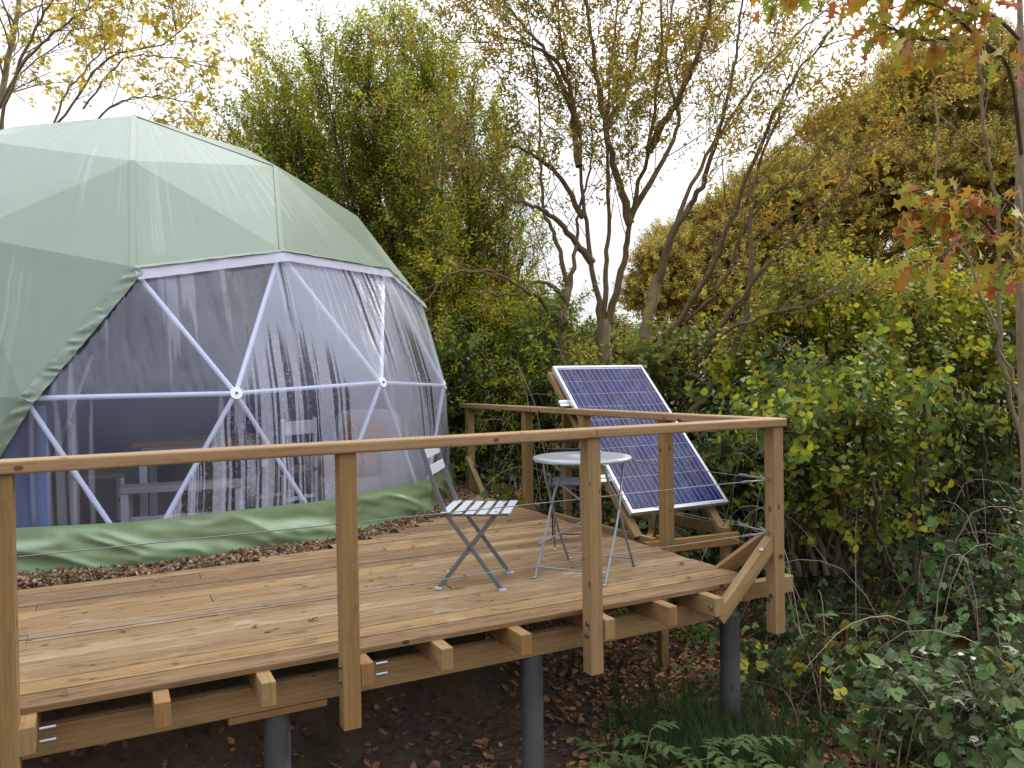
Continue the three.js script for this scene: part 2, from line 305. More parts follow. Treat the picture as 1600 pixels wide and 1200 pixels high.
// white struts, each its own tube, and the hubs they are bolted to
const strutMat = std({ color: 0xf2f2f0, roughness: 0.4 }), edgesSeen = new Set(), hubsSeen = new Set();
for (const f of keptFaces) if (isClear(f)) for (let k = 0; k < 3; k++) {
  const a = f[k], b = f[(k + 1) % 3], key = Math.min(a, b) + '-' + Math.max(a, b); if (edgesSeen.has(key)) continue; edgesSeen.add(key);
  const A = domeVerts[a], B = domeVerts[b]; if (latOf(A) > 20 && latOf(B) > 20) continue; if (latOf(A) < -5 && latOf(B) < -5) continue;
  const P = dome(A, 0.994), Q = dome(B, 0.994); part('strut', rod([P, Q], 0.0185, 10), strutMat, tent);
  for (const [q, w] of [[a, A], [b, B]]) if (!hubsSeen.has(q)) { hubsSeen.add(q); const o = dome(w, 1.0), n = o.clone().sub(DC).normalize(); part('hub', rod([o.clone().addScaledVector(n, -0.03), o.clone().addScaledVector(n, 0.004)], 0.045, 12), strutMat, tent); if (latOf(w) > 0 && latOf(w) < 20) part('bolt', rod([o.clone().addScaledVector(n, 0.004), o.clone().addScaledVector(n, 0.016)], 0.009, 8), darkBolt, tent); }
}
// green skirt round the foot
{
  const base = domeVerts.filter((v) => latOf(v) < -5 && latOf(v) > -15).sort((a, b) => azOf(a) - azOf(b)), m = new MB(), pts = [];
  for (let k = 0; k < base.length; k++) { const a = dome(base[k], 1.004), b = dome(base[(k + 1) % base.length], 1.004); for (let t = 0; t < 60; t++) pts.push(a.clone().lerp(b, t / 60)); }
  const rows = 20, H = 0.31; let len = 0; const n = pts.length;
  for (let k = 0; k <= n; k++) {
    const p = pts[k % n], o = V(p.x - DC.x, 0, p.z - DC.z).normalize(); if (k) len += p.distanceTo(pts[(k - 1) % n]);
    for (let r = 0; r <= rows; r++) {
      const t = r / rows, drape = Math.sin(len * 5.2 + 2.5 * t + 4 * fbm(len * 0.9, t * 1.5, 2)) * 0.5 + 0.9 * (fbm(len * 3.5 + t * 2.5, t * 4 + 3, 3) - 0.4);
      const rid = Math.pow(1 - Math.abs(2 * fbm(len * 2.6 + t * 2.2 + 20, t * 1.6 - len * 0.5 + 40, 2) - 1), 3), out = 0.034 + (1 - t) * 0.024 + Math.sin(Math.PI * Math.min(1, t * 1.05)) * (0.03 * drape + 0.05 * (rid - 0.4));
      const y = lerp(-0.06, H, t) + 0.012 * (1 - t) * Math.sin(len * 2.2);
      m.v(p.x + o.x * out, y, p.z + o.z * out, o.x, 0, o.z, len, t * 0.4); if (k && r < rows) { const i = (k - 1) * (rows + 1) + r, j = i + rows + 1; m.tri(i, j, i + 1); m.tri(i + 1, j, j + 1); }
    }
  }
  part('skirt', m.geo(true), phys({ color: 0x7f946c, roughness: 0.3, clearcoat: 0.4, clearcoatRoughness: 0.25, bumpMap: clothBump, bumpScale: 0.03, side: THREE.DoubleSide }), tent);
  const fl = new THREE.CylinderGeometry(3.2, 3.2, 0.04, 48); fl.translate(DC.x, 0.0, DC.z);
  part('tent_floor', fl, std({ map: deckMap, color: 0xb09080, roughness: 0.6 }), tent);
}

// ---------------------------------------------------------------- gravel round the tent
{
  const st = new THREE.IcosahedronGeometry(1, 0), p = st.attributes.position; for (let k = 0; k < p.count; k++) { const q = V(p.getX(k), p.getY(k), p.getZ(k)), s = 0.75 + 0.5 * hash2(Math.round(q.x * 9) + 50, Math.round(q.y * 9 + q.z * 31) + 70); p.setXYZ(k, q.x * s, q.y * s * 0.6, q.z * s); } st.computeVertexNormals();
  const mats = [], cols = [], pal = [[.20, .125, .06], [.25, .18, .11], [.17, .08, .03], [.11, .05, .022], [.30, .24, .17], [.21, .11, .045], [.14, .07, .03], [.19, .10, .04]];
  rnd = rngOf(91); const q = new THREE.Quaternion(), e = new THREE.Euler();
  for (let k = 0; k < 17000; k++) {
    const az = rr(-0.9, 1.9), r = 3.22 + 0.5 * Math.pow(rnd(), 0.8), edge = 3.53 + 0.1 * (fbm(az * 14, 1, 3) - 0.4); if (r > edge) continue;
    const x = DC.x + r * Math.sin(az), z = DC.z + r * Math.cos(az), s = rr(0.006, 0.017); e.set(rr(0, 6), rr(0, 6), rr(0, 6)); q.setFromEuler(e);
    mats.push(new THREE.Matrix4().compose(V(x, -0.015 + rr(-0.02, 0.022) + 0.02 * smooth(3.55, 3.3, r), z), q, V(s, s * rr(0.6, 1), s))); const c = pal[Math.floor(rnd() * pal.length)], g = rr(0.7, 1.25); cols.push(new THREE.Color(c[0] * g, c[1] * g, c[2] * g));
  }
  const gr = copies('gravel', st, std({ color: 0xffffff, roughness: 0.9 }), mats, cols, scene); gr.userData.label = 'brown gravel and fallen leaves around the foot of the tent'; gr.userData.category = 'gravel';
}

// ---------------------------------------------------------------- the deck
// a decking board from 0 to len along x, its ridged top at y = 0: fine grooves run along it between two smooth lands
function ridged(len, h, w) {
  const pr = [[-w / 2, -h], [-w / 2, -0.004], [-w / 2 + 0.003, 0]], n = 13, a = -w / 2 + 0.012, p = (w - 0.024) / n, m = new MB(), ou = rr(0, 9), ov = rr(0, 9);
  for (let k = 0; k < n; k++) { const x = a + k * p; pr.push([x, 0], [x + p * 0.28, -0.0028], [x + p * 0.5, -0.0028], [x + p * 0.78, 0]); }
  pr.push([w / 2 - 0.012, 0], [w / 2 - 0.003, 0], [w / 2, -0.004], [w / 2, -h]);
  for (let k = 0; k < pr.length; k++) { const A = pr[k], B = pr[(k + 1) % pr.length]; let ny = B[0] - A[0], nz = -(B[1] - A[1]); const l = Math.hypot(ny, nz) || 1; const q = [[0, A], [len, A], [len, B], [0, B]].map(([x, P]) => m.v(x, P[1], P[0], 0, ny / l, nz / l, ou + x, ov + P[0] - P[1])); m.tri(q[0], q[2], q[1]); m.tri(q[0], q[3], q[2]); }
  for (const [x, s] of [[0, -1], [len, 1]]) { const c = m.v(x, -h / 2, 0, s, 0, 0, ou, ov), id = pr.map((P) => m.v(x, P[1], P[0], s, 0, 0, ou + P[1], ov + P[0])); for (let k = 0; k < id.length; k++) { const j = id[(k + 1) % id.length]; s > 0 ? m.tri(c, j, id[k]) : m.tri(c, id[k], j); } }
  return m.geo();
}
const deck = thing('timber_deck', 'raised timber deck of long boards on joists and dark steel piles beside the tent', 'deck', null);
{
  rnd = rngOf(5); const pitch = 0.1495, wB = 0.1375, X1 = 2.61;
  for (let k = 0; k < 28; k++) {
    const z0 = -0.145 - k * pitch, z1 = z0 - wB, R = 3.5, far = (z) => { const d = z - DC.z; return Math.abs(d) < R ? DC.x + Math.sqrt(R * R - d * d) : -99; };
    let x0 = Math.max(-3.2, Math.max(far(z0), far(z1)) - 0.04); const x1 = X1 + rr(-0.006, 0.006);
    const cuts = [x0]; if (x0 < -3) { const c = [-0.4, 0.9, -1.3, 1.6][k % 4]; if (k > 4) cuts.push(c); } cuts.push(x1);
    for (let s = 0; s < cuts.length - 1; s++) {
      const len = cuts[s + 1] - cuts[s] - (s ? 0.003 : 0), g = ridged(len, 0.028, wB); g.rotateX(rr(-0.014, 0.014)); g.translate(cuts[s] + (s ? 0.003 : 0), rr(-0.003, 0.003), (z0 + z1) / 2);
      part('deck_board', g, woods.deck[Math.floor(rnd() * 5)], deck);
    }
  }
  const JX = [-1.225, -0.745, -0.325, 0.116, 0.51, 0.935, 1.436, 1.865, 2.20];
  JX.forEach((x, k) => { const z = k === 8 ? 0.0 : rr(-0.015, 0.015), w = 0.062, g = bar(3.2, 0.108, w, 0.003); g.rotateY(Math.PI / 2); g.translate(x, -0.084, z); part('joist', g, woods.joist[k % 2], deck); });
  let b = bar(5.6, 0.12, 0.07, 0.004); b.translate(-3.2, -0.20, -0.30); part('beam', b, woods.joist[0], deck);
  b = bar(2.9, 0.05, 0.13, 0.004); b.translate(-3.2, -0.262, -0.33);
  let pc = bar(0.45, 0.03, 0.11, 0.003); pc.translate(-0.46, -0.277, -0.315); part('packing_board', pc, woods.joist[1], deck);
  b = bar(5.6, 0.12, 0.07, 0.004); b.translate(-3.2, -0.20, -2.1); part('beam', b, woods.joist[1], deck);
  b = bar(0.68, 0.105, 0.062, 0.004); b.translate(2.28, -0.086, -0.19); part('joist_end', b, woods.joist[0], deck);
  b = bar(4.2, 0.108, 0.06, 0.003); b.rotateY(Math.PI / 2); b.translate(2.565, -0.084, -0.15); part('joist', b, woods.joist[1], deck);
  for (const z of [-1.15, -2.2, -3.2, -4.55]) { const g = bar(0.5, 0.1, 0.06, 0.003); g.translate(2.3, -0.08, z - 0.09); part('joist_end', g, woods.joist[0], deck); }
  const pileMat = std({ map: tex(256, 256, (u, v) => { const n = fbm(u * 6, v * 6, 4, 6, 6), m = smooth(0.6, 0.72, fbm(u * 14, v * 9, 3, 14, 9)); return mix3(mix3(S3(66, 66, 64), S3(102, 102, 100), n), S3(132, 136, 136), m * 0.5); }, true, [1, 1]), roughness: 0.6, metalness: 0.2 });
  for (const [x, z] of [[-0.235, -0.33], [1.14, -0.33], [2.577, -0.33], [-0.3, -2.1], [1.1, -2.0], [2.5, -2.2], [-1.9, -0.33]]) { const y0 = ground(x, z) - 0.1; if (y0 > -0.4) continue; part('pile', rod([V(x, y0, z), V(x, -0.262, z)], 0.062, 24), pileMat, deck); }
  // coach bolts on the joist ends
  for (const [x, y, z] of [[-1.16, -0.06, -0.04], [-1.16, -0.11, -0.04], [0.18, -0.05, -0.03], [0.18, -0.10, -0.03]]) part('bolt', rod([V(x - 0.02, y, z), V(x + 0.035, y, z)], 0.007, 8), steel, deck);
  part('bolt', rod([V(2.166, -0.085, -0.03), V(2.152, -0.085, -0.03)], 0.013, 10), steel, deck);
}
// ---------------------------------------------------------------- the railing
const rail = thing('deck_railing', 'timber railing with square posts, rounded handrail and steel cables along the deck edge', 'railing', null);
{
  rnd = rngOf(17); const W = 0.081, H = 0.939, yb = -0.318;
  const post = (x, z, y0, y1, lean = 0) => { const g = bar(y1 - y0, W, W, 0.004); g.rotateZ(Math.PI / 2); if (lean) g.applyMatrix4(new THREE.Matrix4().makeShear(0, 0, lean, 0, 0, 0)); g.translate(x + W / 2, y0, z - W / 2); return part('post', g, woods.post[Math.floor(rnd() * 2)], rail); };
  post(-1.325, 0, yb - 0.1, H); post(0, 0, yb, H); post(1.32, 0, yb, H); post(2.64, 0, yb, H);
  for (const [z, d] of [[-1.085, 0.006], [-2.17, 0.013], [-3.205, 0.02], [-4.55, 0.028]]) post(2.64, z + W / 2, -0.28, H - d);
  const round = (len) => { const s = new THREE.Shape(), w = 0.056, h = 0.046, r = 0.009; s.moveTo(-w + r, 0); s.lineTo(w - r, 0); s.quadraticCurveTo(w, 0, w, r); s.lineTo(w, h - r); s.quadraticCurveTo(w, h, w - r, h); s.lineTo(-w + r, h); s.quadraticCurveTo(-w, h, -w, h - r); s.lineTo(-w, r); s.quadraticCurveTo(-w, 0, -w + r, 0); const g = new THREE.ExtrudeGeometry(s, { depth: len, bevelEnabled: true, bevelThickness: 0.004, bevelSize: 0.003, bevelSegments: 1, steps: 1, curveSegments: 4 }); const p = g.attributes.position, n = g.attributes.normal, u = g.attributes.uv; const o = rr(0, 4), q = rr(0, 4); for (let k = 0; k < p.count; k++) u.setXY(k, o + p.getZ(k), q + (Math.abs(n.getY(k)) > 0.7 ? p.getX(k) : 0.2 + p.getY(k))); return g; };
  let g = round(3.66); g.rotateY(Math.PI / 2); g.translate(-2.3, H + 0.001, -0.040); part('handrail', g, woods.rail, rail);
  g = round(1.36); g.rotateY(Math.PI / 2); g.translate(1.37, H + 0.001, -0.040); part('handrail', g, woods.rail, rail);
  const fg = [[-0.108, 3.0], [-3.12, 1.58]]; for (const [z, l] of fg) { g = round(l); g.rotateX(Math.PI); g.rotateZ(Math.PI); g.applyMatrix4(new THREE.Matrix4().makeRotationX(-0.006)); g.translate(2.68, H + 0.001 + z * 0.006, z); part('handrail', g, woods.rail, rail); }
  // cables
  const sag = (a, b, s) => [...Array(9).keys()].map((k) => a.clone().lerp(b, k / 8).add(V(0, -s * 4 * (k / 8) * (1 - k / 8), 0)));
  for (const y of [0.618, 0.298]) { part('cable', rod(sag(V(-2.6, y, -0.04), V(2.42, y, -0.04), 0.003), 0.0026, 6), wire, rail); part('cable', rod(sag(V(2.68, y - 0.012, -0.24), V(2.68, y - 0.02, -4.55), 0.01), 0.0026, 6), wire, rail); }
  for (const y of [0.618, 0.298]) {
    // turnbuckle: two bars, end knots of wound wire, hook into the corner post
    for (const [dir, o, nm] of [[V(-1, 0, 0), V(2.635, y + 0.01, -0.04), 'near'], [V(0, 0, -1), V(2.645, y + 0.012, -0.085), 'far']]) {
      const sideV = V(0, 1, 0), P = (d, h = 0) => o.clone().addScaledVector(dir, d).addScaledVector(sideV, h - 0.012);
      part('turnbuckle', merge([rod([P(0.03), P(0.15)], 0.0055), rod([P(-0.02), P(0.03, 0.004)], 0.005), rod([P(0.02, 0.012), P(0.035, 0.016), P(0.045, 0.004), P(0.03, -0.008), P(0.02, 0.012)], 0.004, 6), rod([P(0.14, 0.004), P(0.22, -0.004)], 0.004)]), steel, rail);
      const pts = []; for (let k = 0; k < 60; k++) pts.push(P(0.15 + k * 0.0011, 0.008 * Math.sin(k * 0.9)).add(V(dir.z, 0, dir.x).multiplyScalar(0.008 * Math.cos(k * 0.9)))); part('wound_wire', rod(pts, 0.002, 5), wire, rail);
    }
  }
  // corner braces
  part('brace', beamAB(V(2.655, 0.245, -0.042), V(2.22, -0.165, -0.042), 0.082, 0.06, V(-0.7, 0.7, 0), 0.003), woods.post[0], rail);
  part('brace', beamAB(V(2.68, 0.27, -0.08), V(2.62, -0.06, -0.5), 0.085, 0.05, V(0, 0.7, 0.7), 0.003), woods.rail, rail);
  part('brace', beamAB(V(2.62, 0.36, -4.5), V(2.62, -0.02, -4.08), 0.07, 0.06, V(0, 0.7, 0.7), 0.003), woods.post[0], rail);
  part('cable_eye', merge([rod([V(2.60, 0.285, -4.44), V(2.66, 0.282, -4.30)], 0.008), rod([V(2.58, 0.29, -4.46), V(2.6, 0.287, -4.43)], 0.018)]), steel, rail);
  for (const [x, y, z, d] of [[-0.001, -0.03, -0.03, -1], [-0.001, -0.10, -0.035, -1], [1.319, -0.045, -0.02, -1], [1.319, -0.11, -0.03, -1], [2.639, -0.085, -0.03, -1], [2.639, -0.115, -0.055, -1]]) part('bolt', rod([V(x, y, z), V(x + d * 0.012, y, z)], 0.011, 10), darkBolt, rail);
  part('bolt', rod([V(2.685, 0.155, -0.001), V(2.685, 0.155, 0.014)], 0.012, 10), darkBolt, rail); part('bolt', rod([V(2.55, 0.2, -0.02), V(2.542, 0.21, -0.012)], 0.012, 10), steel, rail);
  part('twine', rod([V(2.5, H, 0.0), V(2.502, H - 0.085, 0.002)], 0.0018, 5), std({ color: 0xb8b4a4, roughness: 0.9 }), rail);
}

// ---------------------------------------------------------------- folding chairs
const chairMetal = std({ color: 0x6e6e6c, roughness: 0.45, metalness: 0.35 }), slatMat = std({ color: 0xb9bcc2, roughness: 0.4, metalness: 0.2 });
function bistroChair(name, label, P0, s, l, w, mMetal, mSlat) { // s: towards the front, l: across, P0: foot of the crossing leg on the near side
  const t = thing(name, label, 'chair', null); const Q = (a, b, c) => P0.clone().addScaledVector(s, a).add(V(0, b, 0)).addScaledVector(l, c);
  for (const c of [0, w]) {
    part('back_leg', flatBar([Q(0.389, 0.006, c), Q(0.202, 0.262, c), Q(0.055, 0.462, c), Q(-0.012, 0.63, c), Q(-0.08, 0.845, c)], 0.010, 0.026, s.clone()), mMetal, t);
    part('front_leg', flatBar([Q(0.0, 0.006, c + (c ? -0.014 : 0.014)), Q(0.36, 0.462, c + (c ? -0.014 : 0.014))], 0.010, 0.026, s.clone()), mMetal, t);
    for (const a of [0.389, 0]) part('foot_cap', along(bar(0.045, 0.02, 0.016, 0.003), Q(a - 0.02, 0.01, c + (a ? 0 : c ? -0.014 : 0.014)), Q(a + 0.025, 0.01, c + (a ? 0 : c ? -0.014 : 0.014))), slatMat, t);
    part('seat_rail', along(bar(0.40, 0.018, 0.008, 0.002), Q(0.03, 0.452, c), Q(0.43, 0.458, c)), mMetal, t);
  }
  part('pivot', rod([Q(0.2, 0.258, -0.012), Q(0.2, 0.258, w + 0.012)], 0.004), mMetal, t);
  part('stretcher', rod([Q(0.36, 0.045, 0), Q(0.36, 0.045, w)], 0.005), mMetal, t);
  for (let k = 0; k < 6; k++) { const a = 0.055 + k * 0.073; part('seat_slat', along(bar(w + 0.05, 0.008, 0.05, 0.002), Q(a, 0.468 - 0.006 * Math.sin(k / 5 * 3.1), -0.025), Q(a, 0.468 - 0.006 * Math.sin(k / 5 * 3.1), w + 0.025)), mSlat, t); }
  for (const [y0, x0] of [[0.715, -0.036], [0.812, -0.066]]) part('back_slat', along(bar(w - 0.004, 0.058, 0.006, 0.002), Q(x0 + 0.004, y0, 0.002), Q(x0 + 0.004, y0, w - 0.002), V(s.x * -0.3, 1, s.z * -0.3)), mSlat, t);
  return t;
}
bistroChair('folding_chair', 'light grey metal slatted folding chair standing open near the middle railing post', V(0.81, 0, -0.878), V(0.8218, 0, 0.5698), V(0.5497, 0, -0.8354), 0.41, chairMetal, slatMat);
bistroChair('folding_chair', 'dark folding chair half hidden behind the round table', V(1.93, 0, -1.44), V(-0.5, 0, 0.866).normalize().negate(), V(0.866, 0, 0.5).normalize(), 0.34, std({ color: 0x2c2c30, roughness: 0.5, metalness: 0.3 }), std({ color: 0x30323a, roughness: 0.4, metalness: 0.2 }));

// ---------------------------------------------------------------- round bistro table
{
  const t = thing('bistro_table', 'small round grey metal table with folding crossed legs on the deck', 'table', null);
  const A = V(1.461, 0, -0.851), B = V(1.876, 0, -1.139), C = V(2.15, 0, -0.763), D = V(1.735, 0, -0.475), c = A.clone().add(C).multiplyScalar(0.5); const TH = 0.735, R = 0.325;
  const topM = std({ map: tex(256, 256, (u, v) => { const n = fbm(u * 6, v * 6, 4, 6, 6), w = smooth(0.5, 0.7, fbm(u * 4, v * 22, 3, 4, 22)); return mix3(mix3(S3(150, 154, 160), S3(120, 122, 124), n), S3(200, 202, 206), w * 0.6); }, true, [1.5, 1.5]), roughness: 0.38, metalness: 0.35 });
  const lathe = new THREE.LatheGeometry([[0, 0.004], [0.2, 0.002], [0.305, 0.001], [0.318, -0.002], [0.325, -0.010], [0.325, -0.022], [0.32, -0.026], [0.312, -0.022], [0.3, -0.012], [0, -0.012]].map(([x, y]) => new THREE.Vector2(x, y)), 64); lathe.translate(c.x + 0.05, TH, c.z - 0.1);
  part('table_top', lathe, topM, t);
  const tc = c.clone().add(V(0.05, TH, -0.1)), legM = std({ color: 0x8b8d90, roughness: 0.45, metalness: 0.4 });
  const curve = (f, x, top) => new THREE.CatmullRomCurve3([f.clone().setY(0.012), f.clone().lerp(x, 0.6).setY(0.24), x.clone().setY(0.42), x.clone().lerp(top, 0.25).setY(0.5), x.clone().lerp(top, 0.72).setY(0.6), top.clone().setY(TH - 0.02)]).getPoints(18);
  for (const [P, Q, q] of [[A, B, 0], [D, C, 1]]) {
    const x = P.clone().add(Q).multiplyScalar(0.5), dir = Q.clone().sub(P).normalize(), o = x.clone().lerp(tc.clone().setY(0), 0.12);
    part('leg', rod(curve(P, x, o.clone().addScaledVector(dir, 0.17)), 0.0085, 8), legM, t); part('leg', rod(curve(Q, x, o.clone().addScaledVector(dir, -0.17)), 0.0085, 8), legM, t);
    for (const f of [P, Q]) part('foot', along(bar(0.05, 0.012, 0.02, 0.003), f.clone().setY(0.006), f.clone().addScaledVector(f === P ? dir.clone().negate() : dir, 0.045).setY(0.006)), legM, t);
  }
  for (const [P, Q] of [[A, D], [B, C]]) part('stretcher', rod([P.clone().lerp(P === A ? B : A, 0.06).setY(0.06), Q.clone().lerp(P === A ? C : D, 0.06).setY(0.06)], 0.006), legM, t);
  part('stay', rod([A.clone().lerp(B, 0.1).setY(0.20), B.clone().lerp(C, 0.5).setY(0.34)], 0.007), legM, t); part('stay', rod([A.clone().lerp(B, 0.7).setY(0.55), C.clone().lerp(B, 0.55).setY(0.34)], 0.007), legM, t);
}

// ---------------------------------------------------------------- solar panel on its timber stand
{
  const t = thing('solar_panel', 'blue gridded solar panel in an aluminium frame tilted on a timber stand behind the railing', 'solar panel', null);
  const O = V(3.181, 0.767, -2.111), a = 0.3179 * Math.PI / 180, b = -45.224 * Math.PI / 180;
  const M = new THREE.Matrix4().makeRotationFromEuler(new THREE.Euler(b, a, 0, 'YXZ')).setPosition(O), W = 0.992, H = 1.65;
  const put = (g) => g.applyMatrix4(M), alu = std({ color: 0xd2d3d4, metalness: 0.55, roughness: 0.35 });
  const bx = (w, h, d, x, y, z, c = 0.001) => { const g = bar(w, h, d, c); g.translate(x - w / 2, y, z); return put(g); };
  for (const s of [-1, 1]) { part('frame_bar', bx(W, 0.026, 0.04, 0, s * (H / 2 - 0.013), -0.018, 0.002), alu, t); part('frame_bar', bx(0.026, H - 0.053, 0.0395, s * (W / 2 - 0.013), 0, -0.018, 0.002), alu, t); }
  part('backsheet', bx(W - 0.054, H - 0.054, 0.004, 0, 0, -0.010), std({ color: 0xe0e2e6, roughness: 0.4 }), t);
  const cw = 0.1525, pitchX = 0.1565, pitchY = 0.1575, cells = [];
  const cellTex = tex(256, 256, (u, v) => { const cx = Math.floor(u * 14 + 3 * fbm(u * 9, v * 9, 2, 9, 9)), cy = Math.floor(v * 14 + 3 * fbm(u * 9 + 4, v * 9 + 4, 2, 9, 9)), h = hash2(cx, cy); return mix3(S3(12, 15, 66), S3(22, 28, 98), h * 0.7 + 0.3 * fbm(u * 30, v * 30, 2, 30, 30)); }, true, [6, 6]);
  const cm = [0xffffff, 0xd8dcf0, 0xb8bedc, 0xeceaff].map((c) => phys({ map: cellTex, color: c, roughness: 0.4, specularIntensity: 0.4, clearcoat: 0.25, clearcoatRoughness: 0.05 }));
  rnd = rngOf(3);
  for (let i = 0; i < 6; i++) for (let j = 0; j < 10; j++) part('solar_cell', bx(cw, cw, 0.003, (i - 2.5) * pitchX, (j - 4.5) * pitchY, -0.0065, 0.0004), cm[Math.floor(rnd() * 4)], t);
  const bb = []; for (let i = 0; i < 6; i++) for (const k of [-1, 0, 1]) bb.push(bx(0.0042, 1.56, 0.001, (i - 2.5) * pitchX + k * 0.052, 0, -0.0042, 0.0002)); const bus = part('busbars', merge(bb), std({ color: 0x8a8ea6, roughness: 0.4, metalness: 0.2 }), t); bus.userData.kind = 'stuff';
  const fresh = std({ map: pineMap, color: 0xffe8c4, roughness: 0.7 });
  for (const [x, y0, y1] of [[-0.475, 0.83, -0.99], [0.36, 0.8, -1.17]]) { const g = bar(y0 - y1, 0.075, 0.045, 0.003); g.rotateZ(-Math.PI / 2); g.translate(x, y0, -0.10); part('strut', put(g), woods.post[x > 0 ? 0 : 1], t); }
  for (const y of [0.42, -0.42]) part('mounting_rail', merge([bx(1.12, 0.03, 0.018, -0.03, y, -0.047), bx(1.12, 0.03, 0.012, -0.03, y - 0.034, -0.05)]), alu, t);
  // stand: back legs and ground frame
  const g0 = ground(3.2, -2.2);
  for (const x of [2.86, 3.5]) { part('leg', beamAB(V(x, g0 - 0.1, -2.75), V(x, 1.1, -2.78), 0.07, 0.045, V(1, 0, 0), 0.003), woods.post[1], t); part('leg', beamAB(V(x, g0 - 0.1, -1.38), V(x, 0.02, -1.38), 0.07, 0.06, V(1, 0, 0), 0.003), woods.post[1], t); }
  part('frame_beam', beamAB(V(2.67, -0.05, -1.33), V(3.56, -0.06, -1.30), 0.095, 0.045, V(0, 1, 0), 0.003), fresh, t); part('frame_beam', beamAB(V(2.74, -0.02, -1.32), V(2.74, -0.05, -2.85), 0.09, 0.045, V(0, 1, 0), 0.003), woods.post[0], t); part('frame_beam', beamAB(V(3.56, -0.02, -1.42), V(3.56, -0.05, -2.85), 0.09, 0.045, V(0, 1, 0), 0.003), woods.post[0], t);
  part('frame_beam', beamAB(V(2.8, -0.03, -1.45), V(3.5, -0.03, -2.3), 0.08, 0.045, V(0, 1, 0), 0.003), woods.joist[1], t);
}

// ---------------------------------------------------------------- inside the tent
const paintW = std({ color: 0xd4cec4, roughness: 0.5 }), oak = std({ map: railMap, color: 0xe0c0a0, roughness: 0.5 });
const box = (w, h, d, x, y, z, c = 0.004) => { const g = bar(w, h, d, c); g.translate(x - w / 2, y, z); return g; };
{
  const t = thing('dining_table', 'wooden topped dining table with white legs behind the clear tent window', 'table', null, [-0.1, 0.02, -4.25]); t.rotation.y = -0.18;
  part('table_top', box(1.15, 0.04, 0.7, 0, 0.70, 0), oak, t); part('apron', box(1.02, 0.09, 0.6, 0, 0.635, 0), paintW, t);
  for (const [x, z] of [[-0.5, -0.29], [-0.5, 0.29], [0.5, -0.29], [0.5, 0.29]]) part('leg', box(0.06, 0.6, 0.06, x, 0.3, z), paintW, t);
}
function diningChair(label, pos, turn) {
  const t = thing('dining_chair', label, 'chair', null, pos); t.rotation.y = turn;
  part('seat', box(0.40, 0.035, 0.4, 0, 0.44, 0), oak, t);
  for (const [x, z] of [[-0.18, -0.18], [0.18, -0.18]]) part('front_leg', box(0.035, 0.42, 0.035, x, 0.21, z), paintW, t);
  for (const x of [-0.18, 0.18]) part('back_leg', box(0.035, 0.9, 0.03, x, 0.45, 0.185), paintW, t);
  for (const y of [0.82, 0.63]) part('back_slat', box(0.33, y > 0.7 ? 0.12 : 0.05, 0.02, 0, y, 0.185), paintW, t);
  for (const z of [-0.18, 0.18]) part('stretcher', box(0.33, 0.035, 0.02, 0, 0.2, z === 0.18 ? 0.178 : z), paintW, t);
}
diningChair('white dining chair with wooden seat right of the indoor table', [0.50, 0.02, -3.72], 0.5);
diningChair('white dining chair left of the indoor table', [-1.0, 0.02, -4.3], -1.5);
{
  const t = thing('bench', 'white framed bench in front of the indoor dining table', 'bench', null, [-0.35, 0.02, -3.72]); t.rotation.y = -0.16;
  part('seat', box(0.95, 0.05, 0.28, 0, 0.36, 0), std({ color: 0xb9a596, roughness: 0.6 }), t); for (const x of [-0.44, 0.44]) part('leg', box(0.06, 0.34, 0.26, x, 0.17, 0), paintW, t); part('stretcher', box(0.82, 0.05, 0.05, 0, 0.1, 0), paintW, t);
}
{
  const t = thing('armchair', 'orange cushioned armchair behind the right part of the tent window', 'armchair', null, [1.25, 0.02, -4.0]); t.rotation.y = -0.6;
  const or = std({ color: 0xb5713a, roughness: 0.85 }), tan = std({ color: 0xb59e8c, roughness: 0.85 });
  const soft = (w, h, d, x, y, z) => { const g = new THREE.SphereGeometry(1, 20, 14), p = g.attributes.position; for (let k = 0; k < p.count; k++) { const f = (q) => Math.sign(q) * Math.pow(Math.abs(q), 0.45); p.setXYZ(k, f(p.getX(k)) * w / 2, f(p.getY(k)) * h / 2 + 0.015 * fbm(p.getX(k) * 3 + 5, p.getZ(k) * 3 + 5, 2), f(p.getZ(k)) * d / 2); } g.computeVertexNormals(); g.translate(x, y, z); return g; };
  part('base', soft(0.75, 0.3, 0.7, 0, 0.2, 0), tan, t); part('seat_cushion', soft(0.6, 0.2, 0.6, 0, 0.4, 0.05), or, t); part('backrest', soft(0.7, 0.65, 0.18, 0, 0.6, -0.3), tan, t); for (const x of [-0.36, 0.36]) part('armrest', soft(0.13, 0.5, 0.65, x, 0.38, 0), tan, t); part('cushion', soft(0.42, 0.4, 0.14, 0.02, 0.62, -0.16), or, t);
}
{ // curtain drawn back at the left
  const m = new MB(), n = 80; for (let k = 0; k <= n; k++) for (let r = 0; r <= 10; r++) { const t = k / n, y = lerp(0.03, 1.12, r / 10), az = lerp(-0.62, -0.24, t), R = 3.02 + 0.035 * Math.sin(t * 34 + Math.sin(r * 0.3)) + 0.02 * Math.sin(t * 13); m.v(DC.x + R * Math.sin(az), y, DC.z + R * Math.cos(az), 0, 0, 1, t, y); if (k && r < 10) { const i = (k - 1) * 11 + r, j = i + 11; m.tri(i, j, i + 1); m.tri(i + 1, j, j + 1); } }
  single('curtain', m.geo(true), std({ color: 0x6d80a0, roughness: 0.85, side: THREE.DoubleSide }), 'pale blue gathered curtain inside the left end of the tent window', 'curtain');
  part('strut', rod([V(-1.02, 1.5, -4.1), V(-1.55, -0.0, -5.0)], 0.018, 8), strutMat, tent);
}
